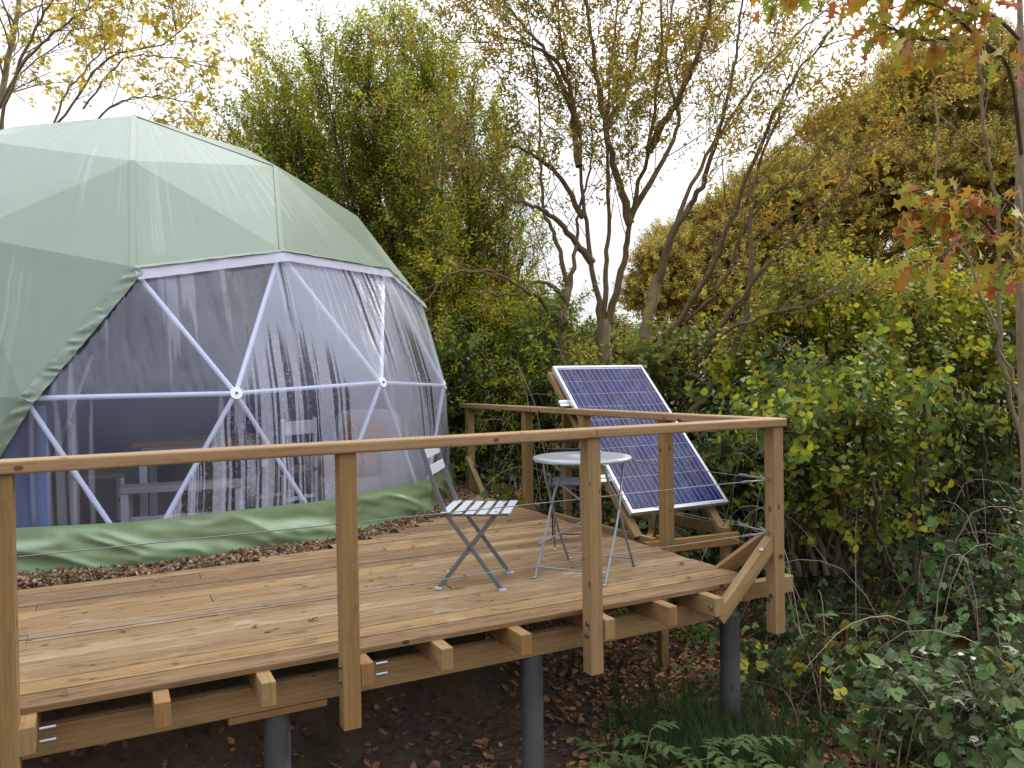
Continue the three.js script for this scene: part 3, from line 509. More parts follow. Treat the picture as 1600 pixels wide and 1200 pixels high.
// ---------------------------------------------------------------- vegetation: leaves and sprays
const leafMat = (o = {}) => phys({ color: 0xffffff, roughness: 0.85, transmission: 0.5, thickness: 0, ior: 1.35, specularIntensity: 0.4, side: THREE.DoubleSide, vertexColors: true, ...o });
const leafM = leafMat(), glossyLeaf = leafMat({ roughness: 0.55, transmission: 0.35, specularIntensity: 0.8 });
// outline: half widths along the midrib; the blade is folded along it and curls down at the tip
const SHAPES = {
  lance: [[0, 0], [0.3, 0.9], [0.68, 0.8], [1, 0]], oval: [[0, 0], [0.16, 0.75], [0.42, 1], [0.75, 0.7], [1, 0]],
  oak: [[0, 0.05], [0.16, 0.3], [0.24, 0.85], [0.3, 0.35], [0.46, 0.4], [0.56, 1.1], [0.62, 0.35], [0.74, 0.35], [0.84, 0.75], [0.88, 0.2], [1, 0]],
  maple: [[0, 0.1], [0.05, 0.8], [0.2, 0.55], [0.34, 1.15], [0.48, 0.5], [0.66, 0.72], [0.72, 0.35], [1, 0]],
};
function addLeaf(m, o, dir, nrm, L, W, shape, col, fold = 0.25, curl = 0.2) {
  const side = dir.clone().cross(nrm).normalize(), up = side.clone().cross(dir).normalize(), prof = SHAPES[shape]; m.c ??= [];
  const mid = [], lf = [], rt = [];
  for (const [t, w] of prof) {
    const c = o.clone().addScaledVector(dir, t * L).addScaledVector(up, -curl * L * t * t), e = w * W / 2;
    const put = (q, sx) => { const n = up.clone().addScaledVector(side, -sx * fold).normalize(), id = m.v(q.x, q.y, q.z, n.x, n.y, n.z, t, sx); m.c.push(col[0], col[1], col[2]); return id; };
    mid.push(put(c, 0)); lf.push(put(c.clone().addScaledVector(side, e).addScaledVector(up, fold * e), 1)); rt.push(put(c.clone().addScaledVector(side, -e).addScaledVector(up, fold * e), -1));
  }
  for (let k = 1; k < prof.length; k++) { m.tri(mid[k - 1], lf[k], mid[k]); if (prof[k - 1][1]) m.tri(mid[k - 1], lf[k - 1], lf[k]); m.tri(mid[k - 1], mid[k], rt[k]); if (prof[k - 1][1]) m.tri(mid[k - 1], rt[k], rt[k - 1]); }
}
// a spray: a twig along +y with n leaves; pal gives relative tints (linear)
function spray({ n, len, L, W, shape, pal, spread = 1, twig = 0.0022, droop = 0.2, seed = 1 }) {
  const R = rngOf(seed), r = (a, b) => a + (b - a) * R(), m = new MB(); m.c = [];
  const tubeFrom = m.p.length; m.tube([V(0, 0, 0), V(0.004, len * 0.5, 0.003), V(0, len, 0)], [twig, twig * 0.8, twig * 0.4], 3); while (m.c.length < m.p.length) m.c.push(0.09, 0.06, 0.035);
  for (let k = 0; k < n; k++) {
    const t = (k + 0.6) / n, th = k * 2.4 + r(-0.6, 0.6), out = V(Math.cos(th), 0, Math.sin(th)), d = out.clone().multiplyScalar(spread * r(0.7, 1.2)).add(V(0, r(0.3, 0.9), 0)).normalize(), nn = V(0, 1, 0).addScaledVector(out, r(-0.9, 0.3)).add(V(r(-.5, .5), 0, r(-.5, .5))).normalize();
    const c = pal[Math.floor(R() * pal.length)], g = r(0.75, 1.3), s = r(0.65, 1.15);
    addLeaf(m, V(out.x * 0.006, t * len, out.z * 0.006), d, nn, L * s, W * s, shape, [c[0] * g, c[1] * g, c[2] * g], r(0.1, 0.4), r(0, 2 * droop));
  }
  return m.geo();
}
const qy = V(0, 1, 0), tmpQ = new THREE.Quaternion(), tmpQ2 = new THREE.Quaternion();
const placeM = (p, d, s, roll = rnd() * 6.28) => { tmpQ.setFromUnitVectors(qy, d.clone().normalize()); tmpQ2.setFromAxisAngle(qy, roll); return new THREE.Matrix4().compose(p, tmpQ.clone().multiply(tmpQ2), V(s, s, s)); };
const barkTex = tex(256, 512, (u, v) => { const n = fbm(u * 10, v * 14, 4, 10, 14), g = smooth(0.52, 0.72, fbm(u * 4, v * 5 + 2, 4, 4, 5)); return mix3(mix3(S3(134, 121, 102), S3(194, 181, 158), n), S3(150, 152, 108), g * 0.5); }, true, [4, 1.2]);
const bark = (c, o = {}) => std({ map: barkTex, color: c, roughness: 0.9, ...o });
const kids = (S, l) => S.kids?.[l] ?? 4;
// recursive twigs; S.leaf receives (point, direction) of each leaf spray
function grow(m, p, d, len, r, lvl, S) {
  const n = lvl > 0 ? 5 : 3, pts = [p.clone()], rad = [r], dirs = [d.clone()]; let q = p.clone(), dd = d.clone();
  for (let k = 1; k <= n; k++) { dd.add(V(rr(-1, 1), rr(-1, 1) + S.up, rr(-1, 1)).multiplyScalar(S.wob)).normalize(); q = q.clone().addScaledVector(dd, len / n); pts.push(q); rad.push(r * lerp(1, 0.35, k / n)); dirs.push(dd.clone()); }
  m.tube(pts, rad, lvl > 1 ? 6 : lvl > 0 ? 4 : 3);
  sprout(m, pts, dirs, len, r, lvl, S, 0.25);
}
function sprout(m, pts, dirs, len, r, lvl, S, t0) {
  const n = pts.length - 1, on = (t) => { const f = clamp(t) * n, k = Math.min(n - 1, Math.floor(f)); return [pts[k].clone().lerp(pts[k + 1], f - k), dirs[Math.min(n, k + 1)].clone()]; };
  if (lvl === 0) { const c = S.sprays ?? 3; for (let k = 0; k < c; k++) { const [p, d] = on((k + rr(0.4, 1)) / c); d.add(V(rr(-1, 1), rr(-0.6, 0.9), rr(-1, 1)).multiplyScalar(S.jit ?? 0.7)).normalize(); S.leaf(p, d); } return; }
  const c = Math.round(kids(S, lvl) * len * rr(0.8, 1.2));
  for (let k = 0; k < c; k++) {
    const t = lerp(t0, 1, (k + rr(0, 1)) / c), [p, d] = on(t), side = V(rr(-1, 1), rr(-1, 1), rr(-1, 1)).cross(d).normalize(), ang = rr(S.ang[0], S.ang[1]);
    const nd = d.clone().multiplyScalar(Math.cos(ang)).addScaledVector(side, Math.sin(ang)).add(V(0, S.up * 0.25, 0)).normalize();
    grow(m, p, nd, S.len[lvl - 1] * rr(0.6, 1.25) * lerp(1.15, 0.75, t), Math.max(S.rmin, Math.min(r * 0.5, S.rad[lvl - 1])), lvl - 1, S);
  }
  if (S.tipLeaf) { const [p, d] = on(1); S.leaf(p, d); }
}
// limbs: lists of [u, v, depth, radius]; each is drawn smooth and sprouts side branches from t0 on
function makeTree(name, label, category, group, o) {
  rnd = rngOf(o.seed); const root = thing(name, label, category, group, [0, 0, 0]); const m = new MB(), mats = o.sprays.map(() => []), cols = o.sprays.map(() => []);
  const first = new MB();
  const S = { up: 0.3, wob: 0.2, ang: [0.5, 1.0], rmin: 0.003, ...o.S, leaf: (p, d) => { if (o.thin && rnd() < o.thin(p)) return; const k = o.pick ? o.pick(p) : Math.floor(rnd() * o.sprays.length), g = rr(0.7, 1.25), c = o.tints[Math.floor(rnd() * o.tints.length)]; const w = o.tintAt ? o.tintAt(p) : 0; mats[k].push(placeM(p, d, rr(0.75, 1.2))); cols[k].push(new THREE.Color(c[0] * g, c[1] * g * (1 - 0.15 * w), c[2] * g)); } };
  const scaffold = o.limbs.map((L) => {
    const raw = L.pts.map(([u, v, dp]) => at(u, v, dp)); const cv = new THREE.CatmullRomCurve3(raw, false, 'centripetal'), N = Math.max(6, L.pts.length * 5), pts = cv.getPoints(N), wob = L.wob ?? 0.02;
    pts.forEach((p, k) => { if (k && k < N) p.add(V(rr(-1, 1), rr(-1, 1), rr(-1, 1)).multiplyScalar(wob)); });
    const rad = pts.map((_, k) => lerp(L.r[0], L.r[1], Math.pow(k / N, 0.6))), dirs = pts.map((p, k) => pts[Math.min(N, k + 1)].clone().sub(pts[Math.max(0, k - 1)]).normalize());
    let len = 0; for (let k = 1; k <= N; k++) len += pts[k].distanceTo(pts[k - 1]);
    return { L, pts, rad, dirs, len };
  });
  for (const { L, pts, rad, dirs, len } of scaffold) {
    (L.trunk ? first : m).tube(pts, rad, L.r[0] > 0.05 ? 10 : 6);
    if (!L.bare) sprout(m, pts, dirs, len, L.r[1] * 1.5, L.lvl ?? o.lvl ?? 2, S, L.t0 ?? 0.3);
  }
  if (first.i.length) part('trunk', first.geo(), bark(o.bark), root);
  part('branches', m.geo(), bark(o.twig ?? o.bark), root).userData.kind = 'stuff';
  let cnt = 0; const crown = new THREE.Group(); crown.name = 'crown'; root.add(crown);
  o.sprays.forEach((g, k) => { if (mats[k].length) copies('foliage', g, o.mat ?? leafM, mats[k], cols[k], crown); cnt += mats[k].length; });
  console.log(name, 'sprays', cnt, 'branch tris', m.i.length / 3); return root;
}
// background trees: trunk, a few limbs and a crown of many small leafy tufts on blobs
function tuftTree(name, label, category, group, o) {
  rnd = rngOf(o.seed); const root = thing(name, label, category, group), m = new MB(), mats = o.sprays.map(() => []), cols = o.sprays.map(() => []);
  const foot = o.foot.clone(); foot.y = ground(foot.x, foot.z) - 0.1;
  const fork = o.fork ?? foot.clone().add(V(0, 2, 0));
  part('trunk', new MB().tube([foot, foot.clone().lerp(fork, 0.5).add(V(0.05, 0, 0.04)), fork], [o.r, o.r * 0.85, o.r * 0.7], 10).geo(), bark(o.bark), root);
  for (const b of o.blobs) {
    const c = b.c, q = fork.clone().lerp(c, 0.5).add(V(rr(-.3, .3), rr(-.2, .5), rr(-.3, .3)));
    m.tube([fork, q, c.clone().add(V(0, -b.r * 0.2, 0))], [o.r * 0.4, o.r * 0.25, o.r * 0.1], 5);
    const sub = b.n ?? 14;
    for (let s = 0; s < sub; s++) {
      const d = V(rr(-1, 1), rr(-0.75, 1), rr(-1, 1)).normalize(), cc = c.clone().addScaledVector(d, b.r * rr(0.45, 0.9)), r2 = b.r * rr(0.28, 0.5);
      m.tube([c, c.clone().lerp(cc, 0.6).add(V(0, -0.1, 0)), cc], [o.r * 0.12, o.r * 0.07, 0.008], 3);
      const k2 = Math.round((o.tufts ?? 40) * (b.dens ?? 1));
      for (let k = 0; k < k2; k++) { const e = V(rr(-1, 1), rr(-0.55, 1), rr(-1, 1)).normalize(), p = cc.clone().addScaledVector(e, r2 * Math.pow(rnd(), 0.33)).add(V(0, -0.12 * r2, 0)); const j = Math.floor(rnd() * o.sprays.length), c0 = o.tints[Math.floor(rnd() * o.tints.length)], g = rr(0.7, 1.25); mats[j].push(placeM(p, e.add(V(0, 0.4, 0)), rr(0.8, 1.3))); cols[j].push(new THREE.Color(c0[0] * g, c0[1] * g, c0[2] * g)); }
    }
  }
  part('branches', m.geo(), bark(o.twig ?? o.bark), root).userData.kind = 'stuff';
  const crown = new THREE.Group(); crown.name = 'crown'; root.add(crown); let cnt = 0;
  o.sprays.forEach((g, k) => { if (mats[k].length) copies('foliage', g, o.mat ?? leafM, mats[k], cols[k], crown); cnt += mats[k].length; });
  console.log(name, 'tufts', cnt); return root;
}
const one = [[1, 1, 1]];
const sprayWillow = [1, 2, 3].map((s) => spray({ n: 15, len: 0.34, L: 0.062, W: 0.023, shape: 'lance', seed: s, pal: [[0.345, 0.374, 0.022], [0.466, 0.474, 0.025], [0.225, 0.285, 0.022], [0.588, 0.533, 0.030], [0.292, 0.335, 0.035], [0.414, 0.295, 0.025]] }));
const sprayThin = [4, 5, 6].map((s) => spray({ n: 12, len: 0.36, L: 0.066, W: 0.026, shape: 'lance', seed: s, pal: [[0.267, 0.247, 0.032], [0.388, 0.341, 0.036], [0.196, 0.190, 0.032], [0.460, 0.360, 0.040], [0.353, 0.229, 0.040]] }));
const sprayYellow = [7, 8].map((s) => spray({ n: 7, len: 0.3, L: 0.075, W: 0.064, shape: 'maple', seed: s, droop: 0.35, pal: [[0.695, 0.529, 0.074], [0.784, 0.640, 0.090], [0.455, 0.418, 0.090], [0.304, 0.334, 0.090], [0.632, 0.375, 0.074]] }));
const sprayOak = [9, 10, 11].map((s) => spray({ n: 26, len: 0.36, L: 0.075, W: 0.042, shape: 'lance', spread: 1.4, seed: s, pal: [[0.488, 0.376, 0.057], [0.376, 0.337, 0.057], [0.564, 0.397, 0.066], [0.299, 0.288, 0.051], [0.600, 0.495, 0.066]] }));
const sprayHazel = [12, 13, 14].map((s) => spray({ n: 11, len: 0.32, L: 0.062, W: 0.052, shape: 'oval', spread: 1.6, droop: 0.35, seed: s, pal: [[0.381, 0.389, 0.026], [0.267, 0.321, 0.026], [0.224, 0.254, 0.026], [0.581, 0.474, 0.026], [0.201, 0.238, 0.032], [0.737, 0.474, 0.026]] }));
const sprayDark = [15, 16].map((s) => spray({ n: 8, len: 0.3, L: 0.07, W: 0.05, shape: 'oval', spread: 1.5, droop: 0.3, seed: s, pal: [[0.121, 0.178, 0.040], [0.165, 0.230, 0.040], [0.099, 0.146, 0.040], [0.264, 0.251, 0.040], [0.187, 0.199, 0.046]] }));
const sprayFar = [17, 18].map((s) => spray({ n: 22, len: 0.5, L: 0.14, W: 0.07, shape: 'lance', spread: 1.4, seed: s, pal: [[0.448, 0.389, 0.046], [0.538, 0.448, 0.046], [0.329, 0.314, 0.046], [0.598, 0.448, 0.052]] }));
// bramble: arching twig with leaves of three leaflets
function brambleSpray(seed, pal) {
  const R = rngOf(seed), r = (a, b) => a + (b - a) * R(), m = new MB(); m.c = []; const len = 0.42, cv = (t) => V(0.02 * Math.sin(t * 4), len * t, 0.10 * t * t);
  m.tube([0, 0.33, 0.66, 1].map(cv), [0.003, 0.0026, 0.002, 0.001], 4); while (m.c.length < m.p.length) m.c.push(0.12, 0.06, 0.04);
  for (let k = 0; k < 5; k++) {
    const t = (k + 0.7) / 5, o = cv(t), th = k * 2.4 + r(-0.4, 0.4), out = V(Math.cos(th), 0.35, Math.sin(th)).normalize(), st = o.clone().addScaledVector(out, 0.05); m.tube([o, st], [0.0015, 0.001], 3); while (m.c.length < m.p.length) m.c.push(0.10, 0.09, 0.04);
    const c = pal[Math.floor(R() * pal.length)], nn = V(r(-.3, .3), 1, r(-.3, .3)).addScaledVector(out, -0.2).normalize(), side = out.clone().cross(nn).normalize();
    for (const [a, s] of [[0, 1], [1, 0.8], [-1, 0.8]]) { const d = out.clone().addScaledVector(side, a * 1.3).normalize(), g = r(0.8, 1.2); addLeaf(m, st, d, nn, 0.078 * s * r(0.8, 1.15), 0.058 * s, 'oval', c.map((x) => x * g), r(0.15, 0.35), r(0.1, 0.4)); }
  }
  return m.geo();
}
const bramblePal = [[0.08, 0.12, 0.055], [0.10, 0.15, 0.06], [0.075, 0.105, 0.07], [0.13, 0.17, 0.08], [0.085, 0.14, 0.05]];
const sprayBramble = [21, 22, 23].map((s) => brambleSpray(s, bramblePal)), sprayBrambleY = brambleSpray(24, [[0.36, 0.28, 0.03], [0.28, 0.12, 0.03], [0.2, 0.22, 0.03]]);

// ---- trees of the background
const blob = (u, v, dp, rpx, n, dens) => ({ c: at(u, v, dp), r: rpx / 1238.9 * dp, n, dens });
tuftTree('oak_tree', 'broad olive brown oak crown rising behind the bushes at the right', 'tree', null, { seed: 51, foot: at(1290, 640, 21), fork: at(1285, 470, 21), r: 0.38, bark: 0x8a7a66, sprays: sprayOak, tints: [[1, 1, 1], [1.15, 1.05, 1], [0.85, 0.9, 0.9], [1.1, 0.9, 0.9]], tufts: 95,
  blobs: [blob(1335, 255, 21, 100, 20), blob(1450, 185, 21, 110, 20), blob(1560, 165, 21.5, 100, 18), blob(1255, 345, 20, 95, 18), blob(1160, 395, 20.5, 80, 15), blob(1075, 425, 20.5, 70, 14), blob(1030, 440, 20, 55, 12), blob(1400, 330, 20, 110, 18), blob(1530, 310, 20, 110, 18), blob(1180, 440, 20, 85, 14), blob(1290, 430, 19.5, 85, 14), blob(1620, 250, 21, 90, 14), blob(1090, 480, 20, 75, 12), blob(1450, 440, 20, 90, 12), blob(1225, 315, 21, 70, 14), blob(1395, 190, 22, 75, 14), blob(1130, 375, 21, 60, 12), blob(1330, 350, 22, 110, 16), blob(1480, 270, 22, 110, 16), blob(1200, 390, 22, 100, 14), blob(1600, 380, 21, 100, 14)] });
tuftTree('yellow_tree', 'sunlit yellow green tree seen through the gap behind the goat willow', 'tree', null, { seed: 52, foot: at(770, 640, 19), fork: at(770, 560, 19), r: 0.2, bark: 0x857660, sprays: sprayFar, tints: [[1.1, 1.1, 1], [1.25, 1.1, 0.9], [0.9, 1, 1]], tufts: 34,
  blobs: [blob(760, 500, 19, 75, 14), blob(820, 540, 18.5, 55, 12), blob(700, 540, 18, 75, 14), blob(850, 590, 18, 45, 10), blob(760, 600, 18, 80, 14), blob(670, 470, 19, 70, 12)] });
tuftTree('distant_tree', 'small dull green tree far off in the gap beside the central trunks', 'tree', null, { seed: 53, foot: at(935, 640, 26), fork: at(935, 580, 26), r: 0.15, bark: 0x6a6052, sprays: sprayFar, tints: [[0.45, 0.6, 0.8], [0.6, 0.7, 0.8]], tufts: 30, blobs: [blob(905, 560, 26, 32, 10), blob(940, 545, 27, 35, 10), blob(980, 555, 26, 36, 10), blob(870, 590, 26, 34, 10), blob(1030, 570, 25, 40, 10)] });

// ---- yellow leaved tree at the top left
const J = (list) => list.map(([r0, r1, ...pts]) => ({ r: [r0, r1], pts }));
makeTree('field_maple', 'pale branched tree with sparse yellow leaves behind the dome top', 'tree', null, { seed: 61, bark: 0xe8e0d0, twig: 0xd0c4b0, sprays: sprayYellow, tints: [[1, 1, 1], [1.15, 1.1, 0.9], [0.8, 0.9, 0.9]], mat: leafMat({ transmission: 0.55 }), lvl: 2,
  S: { kids: { 1: 4, 2: 3.2 }, len: [0.6, 1.5], rad: [0.008, 0.02], up: 0.12, wob: 0.22, sprays: 2 },
  limbs: [{ r: [0.09, 0.03], trunk: 1, t0: 0.4, pts: [[-40, 480, 13.5], [-15, 230, 13.4], [20, 60, 13.3], [45, -80, 13.3]] }, ...J([[0.036, 0.014, [-20, 270, 13.4], [30, 100, 13.0], [80, 0, 12.8], [110, -60, 12.8]], [0.033, 0.012, [-10, 180, 13.4], [60, 70, 12.8], [130, 20, 12.4], [210, -40, 12.2]], [0.030, 0.010, [-30, 300, 13.6], [90, 190, 13.2], [165, 95, 12.8], [260, 65, 12.5], [300, 30, 12.3]], [0.027, 0.010, [60, 330, 13.4], [95, 160, 13.2], [140, 100, 13.4], [190, 40, 13.5]], [0.024, 0.010, [80, 280, 13], [170, 170, 12.6], [230, 150, 12.4], [300, 160, 12.2]], [0.021, 0.010, [130, 290, 13], [210, 200, 12.6], [270, 190, 12.4]], [0.024, 0.010, [0, 230, 14], [20, 130, 14.3], [100, 60, 14.6], [160, -30, 14.8]], [0.018, 0.008, [130, 170, 12.9], [200, 90, 12.4], [265, 90, 12.2], [335, 105, 12.0]]])] });

// ---- dense goat willow left of the centre
{
  const tips = [[322, 215], [345, 160], [375, 175], [385, 120], [425, 105], [450, 130], [470, 80], [500, 65], [520, 110], [545, 55], [575, 40], [590, 90], [610, 25], [640, 45], [660, 20], [690, 75], [720, 60], [750, 95], [770, 150], [800, 190], [820, 250], [835, 310], [850, 390], [500, 200], [590, 190], [680, 200], [420, 230], [740, 250], [640, 300], [760, 330], [560, 300], [470, 290], [350, 260], [800, 400], [700, 380]];
  rnd = rngOf(620);
  const limbs = tips.map(([u0, v0], k) => { const u = 580 + (u0 - 580) * 0.88, v = v0 < 280 ? v0 + 62 : v0 + 20; const bu = 640 + (u - 560) * 0.22 + rr(-25, 25), d0 = 11.6 + rr(-0.6, 0.6), d1 = 11.4 + rr(-1.5, 1.3); return { r: [0.045, 0.008], t0: 0.22, trunk: k % 9 === 0, pts: [[bu, 690, d0], [lerp(bu, u, 0.3) + rr(-8, 8), lerp(690, v, 0.35), lerp(d0, d1, 0.4)], [lerp(bu, u, 0.75) + rr(-6, 6), lerp(690, v, 0.72), lerp(d0, d1, 0.8)], [u, v, d1]] }; });
  makeTree('goat_willow', 'dense yellow green willow with upright shoots directly behind the dome', 'tree', null, { seed: 62, bark: 0x8f8468, twig: 0x7d7052, sprays: sprayWillow, tints: [[1, 1, 1], [1.1, 1.05, 1], [0.8, 0.95, 1], [1.1, 0.9, 0.9], [0.7, 0.85, 0.9]], limbs, lvl: 2, S: { kids: { 1: 8.5, 2: 5.3 }, len: [0.40, 0.95], rad: [0.0035, 0.008], up: 0.6, wob: 0.16, ang: [0.35, 0.8], sprays: 2, tipLeaf: true } });
}
// ---- central multi-stemmed tree
makeTree('crack_willow', 'tall many stemmed tree with thin brownish leaves directly behind the solar panel', 'tree', null, { seed: 63, bark: 0xd8c8ac, twig: 0xb8a284, sprays: sprayThin, tints: [[1, 1, 1], [1.1, 1, 0.9], [0.8, 0.85, 0.9], [1.2, 0.9, 0.8]], lvl: 2, thin: (p) => smooth(4.3, 2.6, p.y) * 0.8, S: { kids: { 1: 4.2, 2: 3.2 }, len: [0.5, 1.4], rmin: 0.0022, rad: [0.003, 0.0075], up: 0.3, wob: 0.2, ang: [0.45, 0.95], sprays: 4, tipLeaf: true },
  limbs: [
    { r: [0.105, 0.085], trunk: 1, bare: 1, wob: 0.01, pts: [[948, 760, 10], [945, 660, 10], [944, 560, 10], [942, 500, 10]] },
    { r: [0.05, 0.009], t0: 0.3, pts: [[944, 520, 10], [925, 420, 9.9], [912, 330, 9.8], [905, 200, 9.7], [880, 80, 9.5], [868, -60, 9.3]] },
    { r: [0.05, 0.009], t0: 0.3, pts: [[942, 515, 10], [948, 420, 10.1], [951, 330, 10.2], [950, 170, 10.3], [962, 40, 10.3], [970, -80, 10.3]] },
    { r: [0.058, 0.009], t0: 0.3, pts: [[946, 510, 10], [975, 410, 9.9], [985, 340, 9.8], [1015, 220, 9.6], [1032, 80, 9.4], [1030, -60, 9.3]] },
    { r: [0.06, 0.015], t0: 0.25, pts: [[985, 350, 9.8], [958, 250, 9.7], [935, 140, 9.5], [925, 60, 9.4], [905, -50, 9.3]] },
    { r: [0.06, 0.012], t0: 0.25, pts: [[1012, 235, 9.6], [1050, 170, 9.3], [1085, 100, 9.1], [1110, 0, 8.9], [1120, -60, 8.9]] },
    { r: [0.05, 0.012], t0: 0.2, pts: [[985, 340, 9.8], [1030, 260, 9.9], [1060, 190, 10.1], [1040, 100, 10.2], [1060, -30, 10.4]] },
    { r: [0.055, 0.010], t0: 0.2, pts: [[925, 410, 9.9], [885, 360, 9.6], [850, 330, 9.4], [800, 310, 9.2], [760, 290, 9.0]] },
    { r: [0.05, 0.010], t0: 0.2, pts: [[912, 340, 9.8], [870, 270, 9.6], [830, 240, 9.4], [785, 225, 9.2]] },
    { r: [0.05, 0.012], t0: 0.2, pts: [[905, 260, 9.7], [888, 160, 9.9], [850, 80, 10.0], [800, 20, 10.1], [770, -30, 10.2]] },
    { r: [0.045, 0.010], t0: 0.2, pts: [[905, 210, 9.7], [880, 110, 9.3], [830, 70, 9.0], [770, 55, 8.8]] },
    { r: [0.04, 0.010], t0: 0.2, pts: [[950, 200, 10.3], [990, 110, 10.6], [1000, 30, 10.8], [1010, -50, 11]] },
  ] });
makeTree('crack_willow', 'slim forked tree with bare lower branches left of the central trunks', 'tree', null, { seed: 64, bark: 0xd0c0a4, twig: 0xb09a7c, sprays: sprayThin, tints: one, lvl: 2, thin: (p) => smooth(4.4, 3.0, p.y) * 0.8, S: { kids: { 1: 4.5, 2: 3 }, len: [0.5, 1.2], rmin: 0.0022, rad: [0.003, 0.007], up: 0.3, wob: 0.22, ang: [0.45, 1], sprays: 2, tipLeaf: true },
  limbs: [
    { r: [0.065, 0.05], trunk: 1, bare: 1, pts: [[888, 720, 9.6], [884, 600, 9.6], [878, 520, 9.6], [888, 450, 9.6]] },
    { r: [0.04, 0.008], t0: 0.3, pts: [[888, 452, 9.6], [870, 380, 9.5], [852, 330, 9.4], [845, 250, 9.4], [838, 120, 9.3], [820, 0, 9.2]] },
    { r: [0.035, 0.008], t0: 0.3, pts: [[890, 450, 9.6], [900, 390, 9.7], [905, 330, 9.8], [925, 240, 9.9], [920, 150, 9.9]] },
    { r: [0.042, 0.008], t0: 0.15, pts: [[880, 510, 9.6], [850, 475, 9.3], [815, 450, 9.0], [770, 425, 8.8], [700, 430, 8.6], [665, 470, 8.5]] },
    { r: [0.035, 0.008], t0: 0.2, pts: [[885, 470, 9.6], [850, 440, 9.4], [800, 460, 9.2], [740, 455, 9.0]] }] });
makeTree('crack_willow', 'mossy willow leaning right with long slanting branches right of the central trunks', 'tree', null, { seed: 65, bark: 0xc8bc98, twig: 0xaa987a, sprays: sprayThin, tints: [[1, 1, 1], [1.15, 1.1, 0.8], [1.2, 0.85, 0.7]], lvl: 2, thin: (p) => smooth(4.2, 2.4, p.y) * 0.8, S: { kids: { 1: 3.8, 2: 2.9 }, len: [0.5, 1.3], rmin: 0.0022, rad: [0.003, 0.007], up: 0.25, wob: 0.2, ang: [0.4, 0.9], sprays: 3, tipLeaf: true },
  limbs: [
    { r: [0.08, 0.06], trunk: 1, bare: 1, pts: [[1000, 760, 9.2], [1003, 600, 9.2], [1012, 500, 9.2], [1030, 430, 9.2]] },
    { r: [0.055, 0.010], t0: 0.25, pts: [[1028, 440, 9.2], [1060, 350, 9.0], [1095, 290, 8.9], [1125, 200, 8.7], [1150, 90, 8.6], [1165, -40, 8.5]] },
    { r: [0.04, 0.008], t0: 0.25, pts: [[1045, 390, 9.1], [1075, 300, 9.2], [1120, 220, 9.3], [1180, 130, 9.4], [1250, 50, 9.5], [1310, 0, 9.6]] },
    { r: [0.035, 0.007], t0: 0.2, pts: [[1010, 540, 9.2], [1075, 500, 8.8], [1130, 440, 8.5], [1180, 330, 8.2], [1250, 270, 8.0], [1330, 180, 7.9]] },
    { r: [0.05, 0.010], t0: 0.2, pts: [[1020, 560, 9.1], [1100, 440, 8.6], [1180, 250, 8.2], [1235, 130, 8.0], [1290, 60, 7.9]] },
    { r: [0.05, 0.010], t0: 0.15, pts: [[1040, 590, 9.0], [1110, 530, 8.5], [1200, 410, 8.1], [1300, 310, 7.8], [1360, 220, 7.7]] },
    { r: [0.045, 0.010], t0: 0.2, pts: [[1050, 620, 8.9], [1085, 570, 8.6], [1150, 510, 8.2], [1250, 480, 7.9], [1330, 450, 7.7]] },
    { r: [0.06, 0.008], t0: 0.3, pts: [[1050, 690, 8.6], [1100, 620, 8.4], [1165, 500, 8.3], [1175, 300, 8.2], [1190, 250, 8.2], [1240, 120, 8.1]] }] });

// ---- green shrubs in the middle distance; greener, smaller leaves low down, yellowing ones above
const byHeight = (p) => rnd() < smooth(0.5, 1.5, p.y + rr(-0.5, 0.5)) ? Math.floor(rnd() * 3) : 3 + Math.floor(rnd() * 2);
function shrub(name, label, seed, o) {
  rnd = rngOf(seed * 3 + 1); const limbs = [];
  for (let k = 0; k < o.n; k++) { const a = rr(0, 1), u = lerp(o.u[0], o.u[1], a), bu = lerp(o.base[0], o.base[1], clamp(a + rr(-0.25, 0.25))), v = o.top(a) + rr(0, o.drop ?? 160) * Math.pow(rnd(), 1.2), d = o.d + rr(-o.dd, o.dd); const dm = d + rr(-0.4, 0.4); limbs.push({ r: [0.022, 0.006], t0: 0.12, wob: 0.03, pts: [[bu, o.base[2], d], [lerp(bu, u, 0.35) + rr(-12, 12), lerp(o.base[2], v, 0.45), dm], [lerp(bu, u, 0.8), lerp(o.base[2], v, 0.85), d + rr(-0.3, 0.3)], [u, v + 6, d - rr(0, 0.4)]] }); }
  return makeTree(name, label, 'shrub', null, { seed, bark: o.bark ?? 0x6c5c48, sprays: o.sprays, tints: o.tints ?? [[1, 1, 1], [1.2, 1.1, 1], [0.75, 0.85, 0.9]], limbs, lvl: o.lvl ?? 1, mat: o.mat, pick: o.pick, S: { kids: { 1: o.k1 ?? 4, 2: 3 }, len: [o.l0 ?? 0.5, 1.0], rad: [0.004, 0.01], up: 0.15, wob: 0.25, ang: [0.5, 1.2], sprays: o.sp ?? 3, tipLeaf: true } });
}
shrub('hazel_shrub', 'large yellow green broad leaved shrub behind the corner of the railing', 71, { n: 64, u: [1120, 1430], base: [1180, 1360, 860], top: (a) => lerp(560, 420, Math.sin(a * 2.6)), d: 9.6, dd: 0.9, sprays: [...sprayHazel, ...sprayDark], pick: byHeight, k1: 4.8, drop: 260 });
shrub('hazel_shrub', 'broad leaved green and yellow shrub at the right edge under the red oak', 72, { n: 48, u: [1370, 1640], base: [1420, 1600, 860], top: (a) => lerp(430, 480, a), d: 8.4, dd: 0.8, sprays: [...sprayHazel, ...sprayDark], pick: byHeight, k1: 4.6, drop: 280 });
